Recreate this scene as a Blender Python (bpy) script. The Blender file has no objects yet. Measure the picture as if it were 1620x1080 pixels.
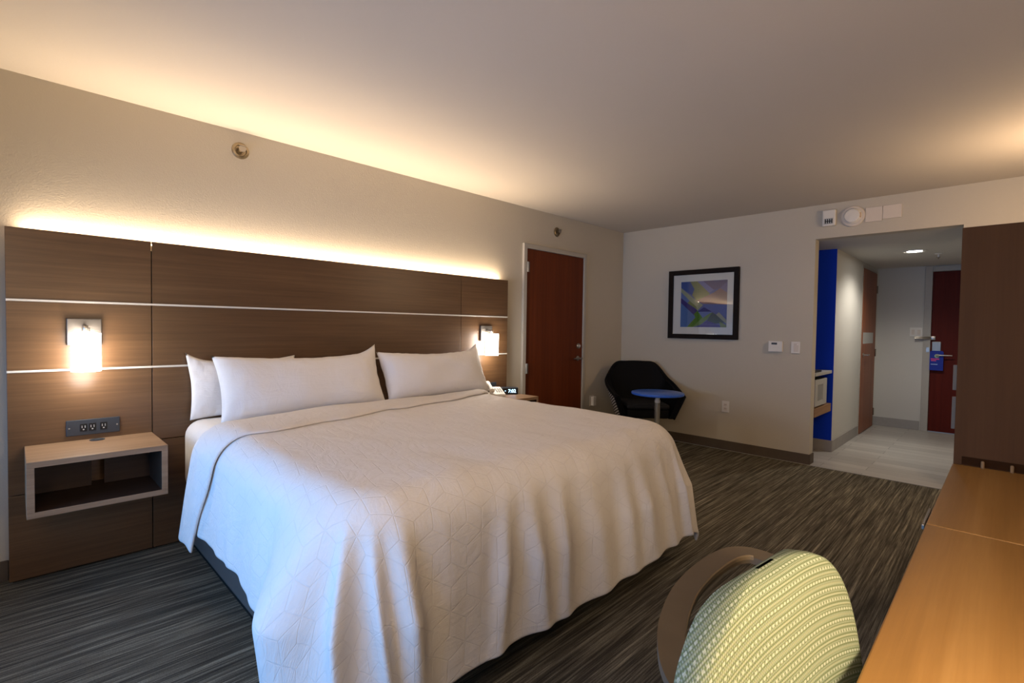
import bpy, bmesh, math, random
from mathutils import Vector, Matrix, noise

random.seed(7)
scene = bpy.context.scene
COL = scene.collection
PI = math.pi
WORLD = {}

# ------------------------------------------------------------------ helpers
def lin(c):
    return tuple((x / 255 / 12.92) if x / 255 <= 0.04045 else ((x / 255 + 0.055) / 1.055) ** 2.4 for x in c) + (1.0,)

class NT:
    """small wrapper for building node trees"""
    def __init__(self, name):
        self.m = bpy.data.materials.new(name)
        self.m.use_nodes = True
        self.t = self.m.node_tree
        self.b = self.t.nodes['Principled BSDF']
        self.out = self.t.nodes['Material Output']
    def n(self, typ, **kw):
        nd = self.t.nodes.new(typ)
        for k, v in kw.items():
            if k in nd.inputs.keys():
                self.set(nd.inputs[k], v)
            else:
                setattr(nd, k, v)
        return nd
    def set(self, sock, v):
        if isinstance(v, bpy.types.NodeSocket):
            self.t.links.new(v, sock)
        else:
            sock.default_value = v
    def math(self, op, a, b=0.0, c=None, clamp=False):
        nd = self.t.nodes.new('ShaderNodeMath'); nd.operation = op; nd.use_clamp = clamp
        self.set(nd.inputs[0], a); self.set(nd.inputs[1], b)
        if c is not None: self.set(nd.inputs[2], c)
        return nd.outputs[0]
    def mix(self, f, a, b, blend='MIX'):
        nd = self.t.nodes.new('ShaderNodeMix'); nd.data_type = 'RGBA'; nd.blend_type = blend
        self.set(nd.inputs[0], f); self.set(nd.inputs[6], a); self.set(nd.inputs[7], b)
        return nd.outputs[2]
    def coords(self, kind='Object', scale=(1, 1, 1), rot=(0, 0, 0), loc=(0, 0, 0)):
        tc = self.t.nodes.new('ShaderNodeTexCoord')
        mp = self.t.nodes.new('ShaderNodeMapping')
        mp.inputs['Scale'].default_value = scale; mp.inputs['Rotation'].default_value = rot
        mp.inputs['Location'].default_value = loc
        self.t.links.new(tc.outputs[kind], mp.inputs['Vector'])
        return mp.outputs[0]
    def noise(self, vec, scale=1.0, detail=3.0, rough=0.5, dist=0.0):
        nd = self.n('ShaderNodeTexNoise')
        self.set(nd.inputs['Vector'], vec)
        nd.inputs['Scale'].default_value = scale; nd.inputs['Detail'].default_value = detail
        nd.inputs['Roughness'].default_value = rough; nd.inputs['Distortion'].default_value = dist
        return nd.outputs['Fac']
    def ramp(self, f, stops):
        nd = self.t.nodes.new('ShaderNodeValToRGB')
        el = nd.color_ramp.elements
        while len(el) < len(stops): el.new(0.5)
        for e, (p, c) in zip(el, stops):
            e.position = p; e.color = c if len(c) == 4 else tuple(c) + (1,)
        self.set(nd.inputs[0], f)
        return nd.outputs[0]
    def bump(self, h, strength=0.3, dist=0.01, normal=None):
        nd = self.t.nodes.new('ShaderNodeBump')
        nd.inputs['Strength'].default_value = strength; nd.inputs['Distance'].default_value = dist
        self.set(nd.inputs['Height'], h)
        if normal is not None: self.set(nd.inputs['Normal'], normal)
        self.set(self.b.inputs['Normal'], nd.outputs[0])
        return nd.outputs[0]
    def p(self, **kw):
        for k, v in kw.items():
            self.set(self.b.inputs[k.replace('_', ' ')], v)
        return self

def plain(name, rgb, rough=0.5, metal=0.0, var=0.04, scale=30, emit=None, es=0.0, coat=0.0, bump=0.0, spec=0.3):
    """solid material with a faint procedural variation"""
    t = NT(name); c = lin(rgb)
    v = t.coords()
    f = t.noise(v, scale, 3)
    d = tuple(x * (1 - var * 2) for x in c[:3]) + (1,)
    l = tuple(min(1, x * (1 + var * 2)) for x in c[:3]) + (1,)
    t.p(Base_Color=t.mix(f, d, l), Roughness=rough, Metallic=metal, Specular_IOR_Level=0.5 if metal > .5 else spec)
    if coat: t.p(Coat_Weight=coat, Coat_Roughness=0.05)
    if bump: t.bump(f, bump, 0.004)
    if emit is not None:
        t.p(Emission_Color=lin(emit), Emission_Strength=es)
    return t.m

def wood(name, stops, axis='X', rough=0.42, fine=60, along=1.6, spec=0.5, bump=0.06, wave=0.0, rnd=0.0):
    t = NT(name)
    sc = [fine, fine, fine]; sc['XYZ'.index(axis)] = along
    sc2 = [7, 7, 7]; sc2['XYZ'.index(axis)] = 0.55
    sc3 = [fine * 5] * 3; sc3['XYZ'.index(axis)] = 7
    f1 = t.noise(t.coords(scale=sc), 1, 4, 0.6)
    f2 = t.noise(t.coords(scale=sc2), 1, 3, 0.55, 0.6)
    f3 = t.noise(t.coords(scale=sc3), 1, 2)
    f = t.math('ADD', t.math('MULTIPLY', f1, 0.45), t.math('MULTIPLY', f2, 0.4))
    f = t.math('ADD', f, t.math('MULTIPLY', f3, 0.15))
    if wave:
        wv = t.n('ShaderNodeTexWave'); wv.wave_type = 'RINGS'
        sc4 = [9, 9, 9]; sc4['XYZ'.index(axis)] = 0.9
        t.set(wv.inputs['Vector'], t.coords(scale=sc4))
        wv.inputs['Scale'].default_value = 0.9; wv.inputs['Distortion'].default_value = 5
        wv.inputs['Detail'].default_value = 2; wv.inputs['Detail Scale'].default_value = 0.8
        f = t.math('ADD', t.math('MULTIPLY', f, 1 - wave), t.math('MULTIPLY', wv.outputs['Fac'], wave))
    c = t.ramp(f, stops)
    if rnd:
        oi = t.n('ShaderNodeObjectInfo')
        k = t.math('MULTIPLY_ADD', oi.outputs['Random'], rnd, 1 - rnd / 2)
        hs = t.n('ShaderNodeHueSaturation'); t.set(hs.inputs['Value'], k); t.set(hs.inputs['Color'], c)
        c = hs.outputs[0]
    t.p(Base_Color=c, Roughness=rough, Specular_IOR_Level=spec)
    t.bump(f, bump, 0.004)
    return t.m

# ---- bmesh builders (world coordinates) ----
def BM(): return bmesh.new()

def box(bm, x0, x1, y0, y1, z0, z1, bev=0.0, seg=2):
    r = bmesh.ops.create_cube(bm, size=1.0)
    vs = r['verts']
    for v in vs:
        v.co = Vector(((x0 + x1) / 2 + v.co.x * (x1 - x0), (y0 + y1) / 2 + v.co.y * (y1 - y0), (z0 + z1) / 2 + v.co.z * (z1 - z0)))
    if bev > 0:
        es = list({e for v in vs for e in v.link_edges})
        bmesh.ops.bevel(bm, geom=es, offset=bev, segments=seg, affect='EDGES', profile=0.5)
    return bm

def lathe(bm, prof, center, axis=(0, 0, 1), seg=32):
    """prof: list of (radius, height along axis)"""
    ax = Vector(axis).normalized()
    q = ax.to_track_quat('Z', 'Y')
    rings = []
    for r, h in prof:
        ring = []
        if r < 1e-6:
            ring = [bm.verts.new(Vector(center) + q @ Vector((0, 0, h)))]
        else:
            for i in range(seg):
                a = 2 * PI * i / seg
                ring.append(bm.verts.new(Vector(center) + q @ Vector((r * math.cos(a), r * math.sin(a), h))))
        rings.append(ring)
    for a, b in zip(rings, rings[1:]):
        if len(a) == 1 and len(b) == 1: continue
        for i in range(seg):
            j = (i + 1) % seg
            if len(a) == 1: bm.faces.new((a[0], b[i], b[j]))
            elif len(b) == 1: bm.faces.new((a[i], a[j], b[0]))
            else: bm.faces.new((a[i], a[j], b[j], b[i]))
    if len(rings[0]) > 1: bm.faces.new(list(reversed(rings[0])))
    if len(rings[-1]) > 1: bm.faces.new(rings[-1])
    return bm

def tube(bm, pts, r, seg=12, radii=None, flat=1.0):
    pts = [Vector(p) for p in pts]
    rings = []
    n = len(pts)
    prev = None
    for i, p in enumerate(pts):
        d = (pts[min(i + 1, n - 1)] - pts[max(i - 1, 0)]).normalized()
        if prev is None:
            up = Vector((0, 0, 1)) if abs(d.z) < 0.9 else Vector((1, 0, 0))
            s = d.cross(up).normalized()
        else:
            s = (prev - d * prev.dot(d)).normalized()
        prev = s
        u = s.cross(d).normalized()
        rr = radii[i] if radii else r
        rings.append([bm.verts.new(p + s * rr * math.cos(2 * PI * k / seg) + u * rr * flat * math.sin(2 * PI * k / seg)) for k in range(seg)])
    for a, b in zip(rings, rings[1:]):
        for k in range(seg):
            bm.faces.new((a[k], a[(k + 1) % seg], b[(k + 1) % seg], b[k]))
    bm.faces.new(list(reversed(rings[0]))); bm.faces.new(rings[-1])
    return bm

def spline(pts, n=8, closed=False):
    P = [Vector(p) for p in pts]; out = []
    m = len(P)
    for i in range(m if closed else m - 1):
        if closed:
            p0, p1, p2, p3 = P[(i - 1) % m], P[i], P[(i + 1) % m], P[(i + 2) % m]
        else:
            p0, p1, p2, p3 = P[max(i - 1, 0)], P[i], P[i + 1], P[min(i + 2, m - 1)]
        for k in range(n):
            t = k / n
            out.append(0.5 * ((2 * p1) + (p2 - p0) * t + (2 * p0 - 5 * p1 + 4 * p2 - p3) * t * t + (3 * p1 - p0 - 3 * p2 + p3) * t ** 3))
    if not closed: out.append(P[-1])
    return out

def grid(bm, f, nu, nv, uvf=None):
    vs = [[bm.verts.new(f(i / nu, j / nv)) for i in range(nu + 1)] for j in range(nv + 1)]
    uvl = bm.loops.layers.uv.verify() if uvf else None
    for j in range(nv):
        for i in range(nu):
            fc = bm.faces.new((vs[j][i], vs[j][i + 1], vs[j + 1][i + 1], vs[j + 1][i]))
            if uvf:
                for lp, (a, b) in zip(fc.loops, ((i, j), (i + 1, j), (i + 1, j + 1), (i, j + 1))):
                    lp[uvl].uv = uvf(a / nu, b / nv)
    return vs

def prism(bm, poly, frame, depth):
    """poly: 2D points; frame: (origin, ax, ay, an) ; extruded along an by depth"""
    o, ax, ay, an = [Vector(v) for v in frame]
    a = [bm.verts.new(o + ax * x + ay * y) for x, y in poly]
    b = [bm.verts.new(o + ax * x + ay * y + an * depth) for x, y in poly]
    n = len(poly)
    bm.faces.new(a); bm.faces.new(list(reversed(b)))
    for i in range(n):
        bm.faces.new((a[i], b[i], b[(i + 1) % n], a[(i + 1) % n]))
    return bm

def obj(name, bm, mat, parent=None, smooth=False, mods=None, fix=True):
    """links the bmesh (given in world coordinates) as one mesh object"""
    if fix: bmesh.ops.recalc_face_normals(bm, faces=bm.faces)
    me = bpy.data.meshes.new(name)
    if smooth:
        for f in bm.faces: f.smooth = True
    if parent is not None:
        bm.transform(WORLD[parent.name].inverted())
    bm.to_mesh(me); bm.free()
    for m in (mat if isinstance(mat, (list, tuple)) else [mat]): me.materials.append(m)
    o = bpy.data.objects.new(name, me); COL.objects.link(o)
    if parent is not None:
        o.parent = parent; WORLD[o.name] = WORLD[parent.name]
    else:
        WORLD[o.name] = Matrix.Identity(4)
    if smooth == 'auto':
        for f in me.polygons: f.use_smooth = True
        me.set_sharp_from_angle(angle=math.radians(35))
    if mods: mods(o)
    return o

def thing(name, label, cat, loc=(0, 0, 0), rz=0.0, group=None):
    o = bpy.data.objects.new(name, None); COL.objects.link(o)
    o.location = loc; o.rotation_euler = (0, 0, rz); o.empty_display_size = 0.1
    WORLD[o.name] = Matrix.Translation(loc) @ Matrix.Rotation(rz, 4, 'Z')
    o['label'] = label; o['category'] = cat
    if group: o['group'] = group
    return o

def tag(o, label, cat, group=None, kind=None):
    o['label'] = label; o['category'] = cat
    if group: o['group'] = group
    if kind: o['kind'] = kind
    return o

def struct(name, bm, mat, label=None, parent=None, smooth=False):
    o = obj(name, bm, mat, parent, smooth)
    if parent is None:
        o['kind'] = 'structure'
        if label: o['label'] = label; o['category'] = name.split('_')[0]
    return o

def origin_to(o, loc):
    """move a one-mesh thing's origin to its base"""
    o.data.transform(Matrix.Translation(-Vector(loc))); o.location = loc
    WORLD[o.name] = Matrix.Translation(loc)
    return o

def dup(root, loc, label=None):
    r = root.copy(); COL.objects.link(r); r.location = loc
    if label: r['label'] = label
    WORLD[r.name] = Matrix.Translation(loc)
    for ch in list(root.children):
        c = ch.copy(); COL.objects.link(c); c.parent = r; WORLD[c.name] = WORLD[r.name]
        for g in list(ch.children):
            d = g.copy(); COL.objects.link(d); d.parent = c; WORLD[d.name] = WORLD[r.name]
    return r

# ------------------------------------------------------------------ measures (metres)
XB = 5.364          # back wall face
YW = 3.421          # headboard wall face
YH = 3.345          # headboard face
ZC = 2.458          # room ceiling
ZH = 2.142          # hall ceiling / opening head
YR = -0.56          # desk-side wall
XF = -0.80          # window wall
OY0, OY1 = 0.282, 1.319   # opening to the hall
HX = 8.38           # hall end wall
HY = 1.30           # hall wall with bathroom door
HYR = -0.45

# ------------------------------------------------------------------ materials
def wall_mat(name, rgb, bump=0.25, sc=130):
    t = NT(name); c = lin(rgb)
    v = t.coords()
    f = t.noise(v, sc, 3, 0.6); g = t.noise(v, 1.7, 2)
    t.p(Base_Color=t.mix(g, tuple(x * .96 for x in c[:3]) + (1,), c), Roughness=0.85, Specular_IOR_Level=0.25)
    t.bump(f, bump, 0.004)
    return t.m

M = {}
M['wall'] = wall_mat('wall_paint', (188, 181, 167), 0.3)
M['ceil'] = wall_mat('ceiling_paint', (197, 189, 178), 0.12, 60)
M['hallwall'] = wall_mat('hall_paint', (196, 194, 188), 0.1)
M['blue'] = wall_mat('blue_paint', (0, 52, 190), 0.06)
M['trim'] = plain('grey_metal_trim', (168, 163, 154), 0.45, var=0.02)
M['base'] = plain('taupe_vinyl_base', (84, 73, 62), 0.6)

def head_wood():
    return wood('walnut_laminate', [(0.25, lin((70, 48, 30))), (0.5, lin((94, 67, 43))), (0.75, lin((114, 85, 57)))], 'X', 0.33, 55, 1.5, 0.5, 0.05, 0, 0.16)
M['head'] = head_wood()
M['ward'] = wood('wardrobe_walnut', [(0.2, lin((62, 41, 24))), (0.5, lin((74, 50, 30))), (0.8, lin((84, 58, 36)))], 'Z', 0.65, 30, 0.8, 0.12, 0.03)
M['desk'] = wood('desk_maple', [(0.2, lin((132, 97, 52))), (0.5, lin((158, 118, 66))), (0.8, lin((178, 138, 84)))], 'X', 0.4, 45, 1.0, 0.35, 0.03, 0.16)
M['door'] = wood('cherry_veneer', [(0.3, lin((76, 32, 10))), (0.55, lin((98, 44, 17))), (0.75, lin((112, 54, 24)))], 'Z', 0.5, 28, 0.5, 0.18, 0.02)
M['entry'] = wood('red_cherry_veneer', [(0.3, lin((66, 19, 10))), (0.55, lin((86, 26, 15))), (0.75, lin((98, 33, 20)))], 'Z', 0.55, 28, 0.5, 0.12, 0.02)
M['bathdoor'] = wood('brown_cherry_veneer', [(0.3, lin((110, 62, 38))), (0.55, lin((140, 84, 54))), (0.75, lin((160, 102, 70)))], 'Z', 0.45, 28, 0.5, 0.25, 0.02)
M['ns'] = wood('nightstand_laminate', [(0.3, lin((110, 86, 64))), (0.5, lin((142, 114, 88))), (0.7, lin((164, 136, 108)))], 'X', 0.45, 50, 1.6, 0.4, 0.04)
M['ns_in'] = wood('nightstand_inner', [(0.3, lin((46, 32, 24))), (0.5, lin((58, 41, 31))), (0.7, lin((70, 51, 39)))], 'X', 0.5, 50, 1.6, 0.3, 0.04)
M['shelfwood'] = wood('shelf_laminate', [(0.3, lin((118, 86, 58))), (0.5, lin((150, 114, 80))), (0.7, lin((170, 134, 98)))], 'X', 0.45, 50, 1.6)
M['alu'] = plain('white_aluminium', (222, 218, 210), 0.35, 0.2, var=0.01)
M['chrome'] = plain('brushed_nickel', (170, 163, 154), 0.36, 1.0, var=0.02)
M['dchrome'] = plain('dark_nickel', (120, 110, 98), 0.3, 1.0, var=0.04)
M['brass'] = plain('aged_steel', (150, 136, 112), 0.35, 1.0, var=0.1)
M['black'] = plain('black_plastic', (18, 18, 20), 0.4)
M['charcoal'] = plain('charcoal_plastic', (52, 56, 62), 0.4)
M['white'] = plain('white_plastic', (216, 212, 204), 0.4, var=0.01)
M['offwhite'] = plain('ivory_plastic', (206, 196, 184), 0.45, var=0.01)
M['ltgrey'] = plain('light_grey_laminate', (178, 178, 174), 0.4, var=0.03)
M['dark'] = plain('dark_recess', (26, 22, 20), 0.8)
M['bedbase'] = plain('taupe_vinyl_bed_base', (96, 88, 82), 0.55, bump=0.1)
M['plinth'] = plain('shadow_black_plinth', (14, 13, 12), 0.8)  # black tone paints in the shadow gap under the bed base
M['blackfab'] = plain('black_upholstery', (11, 11, 13), 0.7, spec=0.12, var=0.2, scale=350, bump=0.15)
M['seatfab'] = plain('dark_grey_upholstery', (34, 34, 36), 0.7, spec=0.15, var=0.2, scale=350, bump=0.15)
M['tblue'] = plain('blue_laminate', (52, 98, 196), 0.3, var=0.02)
M['silver'] = plain('satin_silver_tube', (150, 148, 142), 0.4, 0.7, var=0.02)
M['handle'] = plain('satin_grey_handle', (138, 124, 108), 0.6, spec=0.1)
M['peg'] = plain('dull_metal_peg', (128, 106, 80), 0.6, spec=0.1)
M['plate'] = plain('satin_nickel_plate', (112, 106, 100), 0.45, 0.8)
M['hoop'] = plain('brown_polyurethane', (94, 83, 69), 0.55, var=0.08, scale=18)
M['hoopedge'] = plain('tan_edge', (122, 106, 84), 0.4)
M['frame'] = plain('espresso_frame', (26, 19, 15), 0.6, spec=0.12, var=0.1)
M['matboard'] = plain('white_mat_board', (206, 202, 192), 0.8, var=0.01)
M['hangblue'] = plain('royal_blue_card', (16, 34, 140), 0.4)
M['pink'] = plain('pink_print', (206, 70, 128), 0.5)
M['cardwhite'] = plain('pale_print', (150, 170, 216), 0.5)
M['cardgreen'] = plain('green_print', (170, 200, 170), 0.5)

def tex_fabric(name, rgb, quilt=False, rough=0.8):
    t = NT(name); c = lin(rgb)
    uv = t.coords('UV')
    w = t.noise(t.coords('UV', (900, 900, 1)), 1, 1)
    cr = t.noise(t.coords('UV', (9, 5, 1)), 1, 5, 0.62, 0.8)
    cr2 = t.noise(t.coords('UV', (3.2, 22, 1), (0, 0, 0.5)), 1, 4, 0.6, 1.0)
    h = t.math('ADD', t.math('MULTIPLY', cr, 0.5), t.math('MULTIPLY', t.math('ABSOLUTE', t.math('SUBTRACT', cr2, 0.5)), 0.35))
    h = t.math('ADD', h, t.math('MULTIPLY', w, 0.012))
    col = c
    if quilt:
        S = 0.13
        sx = t.n('ShaderNodeSeparateXYZ'); t.set(sx.inputs[0], t.coords('UV', (1 / S, 1 / S, 1), (0, 0, 0.12)))
        X, Y = sx.outputs[0], sx.outputs[1]
        r3 = 1.7320508
        def mod(a, m): return t.math('FLOORED_MODULO', a, m)
        ax = t.math('SUBTRACT', mod(X, 1.0), 0.5); ay = t.math('SUBTRACT', mod(Y, r3), r3 / 2)
        bx = t.math('SUBTRACT', mod(t.math('SUBTRACT', X, 0.5), 1.0), 0.5)
        by = t.math('SUBTRACT', mod(t.math('SUBTRACT', Y, r3 / 2), r3), r3 / 2)
        la = t.math('ADD', t.math('MULTIPLY', ax, ax), t.math('MULTIPLY', ay, ay))
        lb = t.math('ADD', t.math('MULTIPLY', bx, bx), t.math('MULTIPLY', by, by))
        s = t.math('LESS_THAN', la, lb)
        def sel(p, q): return t.math('ADD', t.math('MULTIPLY', p, s), t.math('MULTIPLY', q, t.math('SUBTRACT', 1.0, s)))
        gx = sel(ax, bx); gy = sel(ay, by)
        agx = t.math('ABSOLUTE', gx); agy = t.math('ABSOLUTE', gy)
        hexd = t.math('MAXIMUM', agx, t.math('ADD', t.math('MULTIPLY', agx, 0.5), t.math('MULTIPLY', agy, 0.8660254)))
        d1 = t.math('SUBTRACT', 0.5, hexd)                       # distance to hexagon outline
        # three spokes from the middle: straight down, and up-left / up-right
        dn = t.math('ADD', agx, t.math('MULTIPLY', t.math('MAXIMUM', gy, 0.0), 4.0))
        sd = t.math('ABSOLUTE', t.math('SUBTRACT', t.math('MULTIPLY', gy, 0.8660254), t.math('MULTIPLY', agx, 0.5)))
        sd = t.math('ADD', sd, t.math('MULTIPLY', t.math('MAXIMUM', t.math('MULTIPLY', gy, -1.0), 0.0), 4.0))
        d = t.math('MINIMUM', d1, t.math('MINIMUM', dn, sd))
        line = t.math('SUBTRACT', 1.0, t.math('MULTIPLY', d, 1 / 0.022, clamp=True))
        line = t.math('MAXIMUM', line, 0.0)
        h = t.math('SUBTRACT', h, t.math('MULTIPLY', line, 0.07))
        col = t.mix(t.math('MULTIPLY', line, 0.10), c, tuple(x * .62 for x in c[:3]) + (1,))
    t.p(Base_Color=col, Roughness=rough, Specular_IOR_Level=0.2, Sheen_Weight=0.08)
    t.bump(h, 0.55, 0.022)
    return t.m
M['duvet'] = tex_fabric('white_quilted_cotton', (222, 216, 210), True)
M['linen'] = tex_fabric('white_cotton', (226, 221, 215))

def carpet():
    t = NT('striped_carpet')
    a = t.noise(t.coords(scale=(2.6, 112, 1)), 1, 4, 0.7)
    b = t.noise(t.coords(scale=(1.0, 40, 1)), 1, 2, 0.5)
    c = t.noise(t.coords(scale=(220, 260, 220)), 1, 2)
    f = t.math('ADD', t.math('ADD', t.math('MULTIPLY', a, 0.62), t.math('MULTIPLY', b, 0.28)), t.math('MULTIPLY', c, 0.14))
    col = t.ramp(f, [(0.36, lin((44, 41, 34))), (0.48, lin((74, 69, 59))), (0.57, lin((110, 104, 89))), (0.68, lin((166, 158, 136)))])
    t.p(Base_Color=col, Roughness=0.95, Specular_IOR_Level=0.1)
    t.bump(f, 0.5, 0.01)
    return t.m
M['carpet'] = carpet()

def tile():
    t = NT('grey_wood_look_tile')
    br = t.n('ShaderNodeTexBrick')
    t.set(br.inputs['Vector'], t.coords(rot=(0, 0, PI / 2)))
    br.offset = 0.37
    for k, v in (('Color1', lin((196, 192, 186))), ('Color2', lin((174, 170, 165))), ('Mortar', lin((138, 134, 130))), ('Scale', 1.0),
                 ('Mortar Size', 0.003), ('Brick Width', 0.9), ('Row Height', 0.15), ('Mortar Smooth', 0.1), ('Bias', 0.0)):
        br.inputs[k].default_value = v
    g = t.noise(t.coords(scale=(40, 2.2, 1)), 1, 4, 0.6)
    col = t.mix(t.math('MULTIPLY', g, 0.55), br.outputs['Color'], lin((120, 116, 112)))
    t.p(Base_Color=col, Roughness=0.4, Specular_IOR_Level=0.4)
    t.bump(br.outputs['Fac'], 0.15, -0.003)
    return t.m
M['tile'] = tile()
M['tilebase'] = plain('grey_tile_base', (150, 146, 142), 0.5, var=0.06, scale=12)

def weave():
    """green/cream ribbed weave, UV in metres, ribs follow v"""
    t = NT('green_woven_mesh')
    sx = t.n('ShaderNodeSeparateXYZ'); t.set(sx.inputs[0], t.coords('UV'))
    U, V = sx.outputs[0], sx.outputs[1]
    def tri(a, per):   # 0..1..0 triangle
        return t.math('PINGPONG', t.math('DIVIDE', a, per / 2), 1.0)
    fine_u = tri(U, 0.0042); fine_v = tri(V, 0.0050)
    rib = tri(V, 0.0165)
    bead = t.math('MULTIPLY', t.math('GREATER_THAN', tri(U, 0.0098), 0.45), t.math('GREATER_THAN', rib, 0.76))
    line = t.math('LESS_THAN', rib, 0.16)
    chk = t.math('MULTIPLY', fine_u, fine_v)
    base = t.mix(chk, lin((90, 102, 76)), lin((160, 174, 164)))
    base = t.mix(t.math('MULTIPLY', t.math('GREATER_THAN', tri(t.math('ADD', U, V), 0.0075), 0.62), 0.25), base, lin((122, 142, 84)))
    c = t.mix(t.math('MULTIPLY', line, 0.3), base, lin((184, 188, 166)))
    c = t.mix(t.math('MULTIPLY', bead, 0.5), c, lin((196, 204, 192)))
    t.p(Base_Color=c, Roughness=0.8, Specular_IOR_Level=0.2)
    h = t.math('ADD', chk, t.math('ADD', bead, line))
    t.bump(h, 0.3, 0.001)
    return t.m
M['weave'] = weave()

def striped():
    t = NT('black_white_striped_upholstery')
    sx = t.n('ShaderNodeSeparateXYZ'); t.set(sx.inputs[0], t.coords())
    z = t.math('PINGPONG', t.math('DIVIDE', t.math('ADD', sx.outputs[2], t.math('MULTIPLY', sx.outputs[1], 0.25)), 0.013), 1.0)
    n = t.noise(t.coords(scale=(80, 80, 80)), 1, 2)
    f = t.math('GREATER_THAN', t.math('ADD', z, t.math('MULTIPLY', n, 0.3)), 0.72)
    t.p(Base_Color=t.mix(f, lin((52, 48, 46)), lin((208, 204, 196))), Roughness=0.8)
    return t.m
M['stripe'] = striped()

def glassmat():
    t = NT('picture_glass')
    fr = t.n('ShaderNodeFresnel'); fr.inputs['IOR'].default_value = 1.5
    tr = t.n('ShaderNodeBsdfTransparent'); gl = t.n('ShaderNodeBsdfGlossy'); gl.inputs['Roughness'].default_value = 0.02
    mx = t.n('ShaderNodeMixShader')
    t.set(mx.inputs[0], fr.outputs[0]); t.set(mx.inputs[1], tr.outputs[0]); t.set(mx.inputs[2], gl.outputs[0])
    t.set(t.out.inputs['Surface'], mx.outputs[0])
    return t.m
M['glass'] = glassmat()
M['mglass'] = plain('grey_oven_glass', (150, 152, 150), 0.15, var=0.02)
M['shade'] = plain('lit_opal_shade', (250, 248, 244), 0.5, var=0.0, emit=(255, 247, 236), es=12.0)
M['dl'] = plain('lit_downlight_lens', (250, 250, 250), 0.5, var=0.0, emit=(255, 250, 242), es=26.0)
M['led'] = plain('lit_led_tape', (250, 240, 220), 0.5, var=0.0, emit=(255, 214, 160), es=6.0)
M['digit'] = plain('lit_clock_digits', (180, 220, 255), 0.5, var=0.0, emit=(150, 205, 255), es=2.2)
M['redled'] = plain('white_indicator', (240, 240, 240), 0.3, var=0.0)

# ------------------------------------------------------------------ room shell
b = BM(); box(b, XF, XB - 0.03, YR, YW, -0.1, 0.0); struct('floor', b, M['carpet'])
b = BM(); box(b, XB - 0.03, HX, HYR, 2.1, -0.1, 0.0); struct('floor_hall', b, M['tile'])
b = BM(); box(b, XF, XB, YR, YW, ZC, ZC + 0.1); struct('ceiling', b, M['ceil'])
b = BM(); box(b, XB + 0.12, HX, HYR, 2.1, ZH, ZH + 0.1); struct('ceiling_hall', b, M['hallwall'])
b = BM(); box(b, XF - 0.12, XB + 0.12, YW, YW + 0.12, -0.1, ZC + 0.1); struct('wall_headboard', b, M['wall'])
# back wall with the opening to the hall
b = BM()
box(b, XB, XB + 0.12, OY1, YW, -0.1, ZC + 0.1)
box(b, XB, XB + 0.12, YR - .12, OY0, -0.1, ZC + 0.1)
box(b, XB, XB + 0.12, OY0, OY1, ZH, ZC + 0.1)
struct('wall_back', b, M['wall'])
b = BM(); box(b, XF - 0.12, XB, YR - 0.12, YR, -0.1, ZC + 0.1); struct('wall_right', b, M['wall'])
# window wall (behind the camera)
WY0, WY1, WZ0, WZ1 = 0.5, 2.95, 0.35, 1.45
b = BM()
box(b, XF - 0.12, XF, YR, WY0, -0.1, ZC + 0.1); box(b, XF - 0.12, XF, WY1, YW, -0.1, ZC + 0.1)
box(b, XF - 0.12, XF, WY0, WY1, -0.1, WZ0); box(b, XF - 0.12, XF, WY0, WY1, WZ1, ZC + 0.1)
struct('wall_front', b, M['wall'])
b = BM()
for y0, y1, z0, z1 in ((WY0, WY0 + .05, WZ0, WZ1), (WY1 - .05, WY1, WZ0, WZ1), (WY0 + .05, WY1 - .05, WZ0, WZ0 + .05), (WY0 + .05, WY1 - .05, WZ1 - .05, WZ1), (1.70, 1.75, WZ0 + .05, WZ1 - .05)):
    box(b, XF - 0.1, XF - 0.04, y0, y1, z0, z1, 0.004)
win = struct('window_1', b, M['white'])
b = BM(); box(b, XF - 0.075, XF - 0.069, WY0 + .04, WY1 - .04, WZ0 + .04, WZ1 - .04); obj('pane', b, M['glass'], win)
# hall
AX0, AX1, AY = XB + 0.12, 6.12, 1.95       # blue alcove
b = BM()
box(b, AX1, 7.40, HY, HY + 0.10, 0, ZH); box(b, 7.40, 8.30, HY, HY + 0.10, 2.085, ZH); box(b, 8.30, HX, HY, HY + 0.10, 0, ZH)
struct('wall_hall_left', b, M['hallwall'])
b = BM(); box(b, 7.38, HX + .1, HY + 0.6, HY + 0.7, 0, ZH); struct('wall_bathroom', b, M['hallwall'])
b = BM()
box(b, AX1 - 0.004, AX1 - 0.0005, HY + 0.001, AY - .004, 0, ZH)
box(b, AX0 + 0.0005, AX0 + 0.004, OY1 + 0.001, AY - .004, 0, ZH)
box(b, AX0 + .004, AX1 - .004, AY - 0.004, AY, 0, ZH)
struct('wall_alcove', b, M['blue'])
b = BM(); box(b, AX1, AX1 + 0.1, HY + 0.1, AY + 0.1, 0, ZH); struct('wall_alcove_side', b, M['hallwall'])
b = BM()
EY0, EY1 = -0.22, 0.735
box(b, HX, HX + 0.12, EY1, 2.1, -0.1, ZH + 0.1); box(b, HX, HX + 0.12, HYR, EY0, -0.1, ZH + 0.1); box(b, HX, HX + 0.12, EY0, EY1, 2.08, ZH + 0.1)
box(b, HX + 0.1, HX + 0.14, EY0 - .05, EY1 + .05, -0.1, ZH)  # added backing behind the entry door, blocks light leaking under the leaf
struct('wall_hall_end', b, M['hallwall'])
b = BM(); box(b, XB + 0.12, HX, HYR - 0.1, HYR, -0.1, ZH + 0.1); struct('wall_hall_right', b, M['hallwall'])

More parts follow.
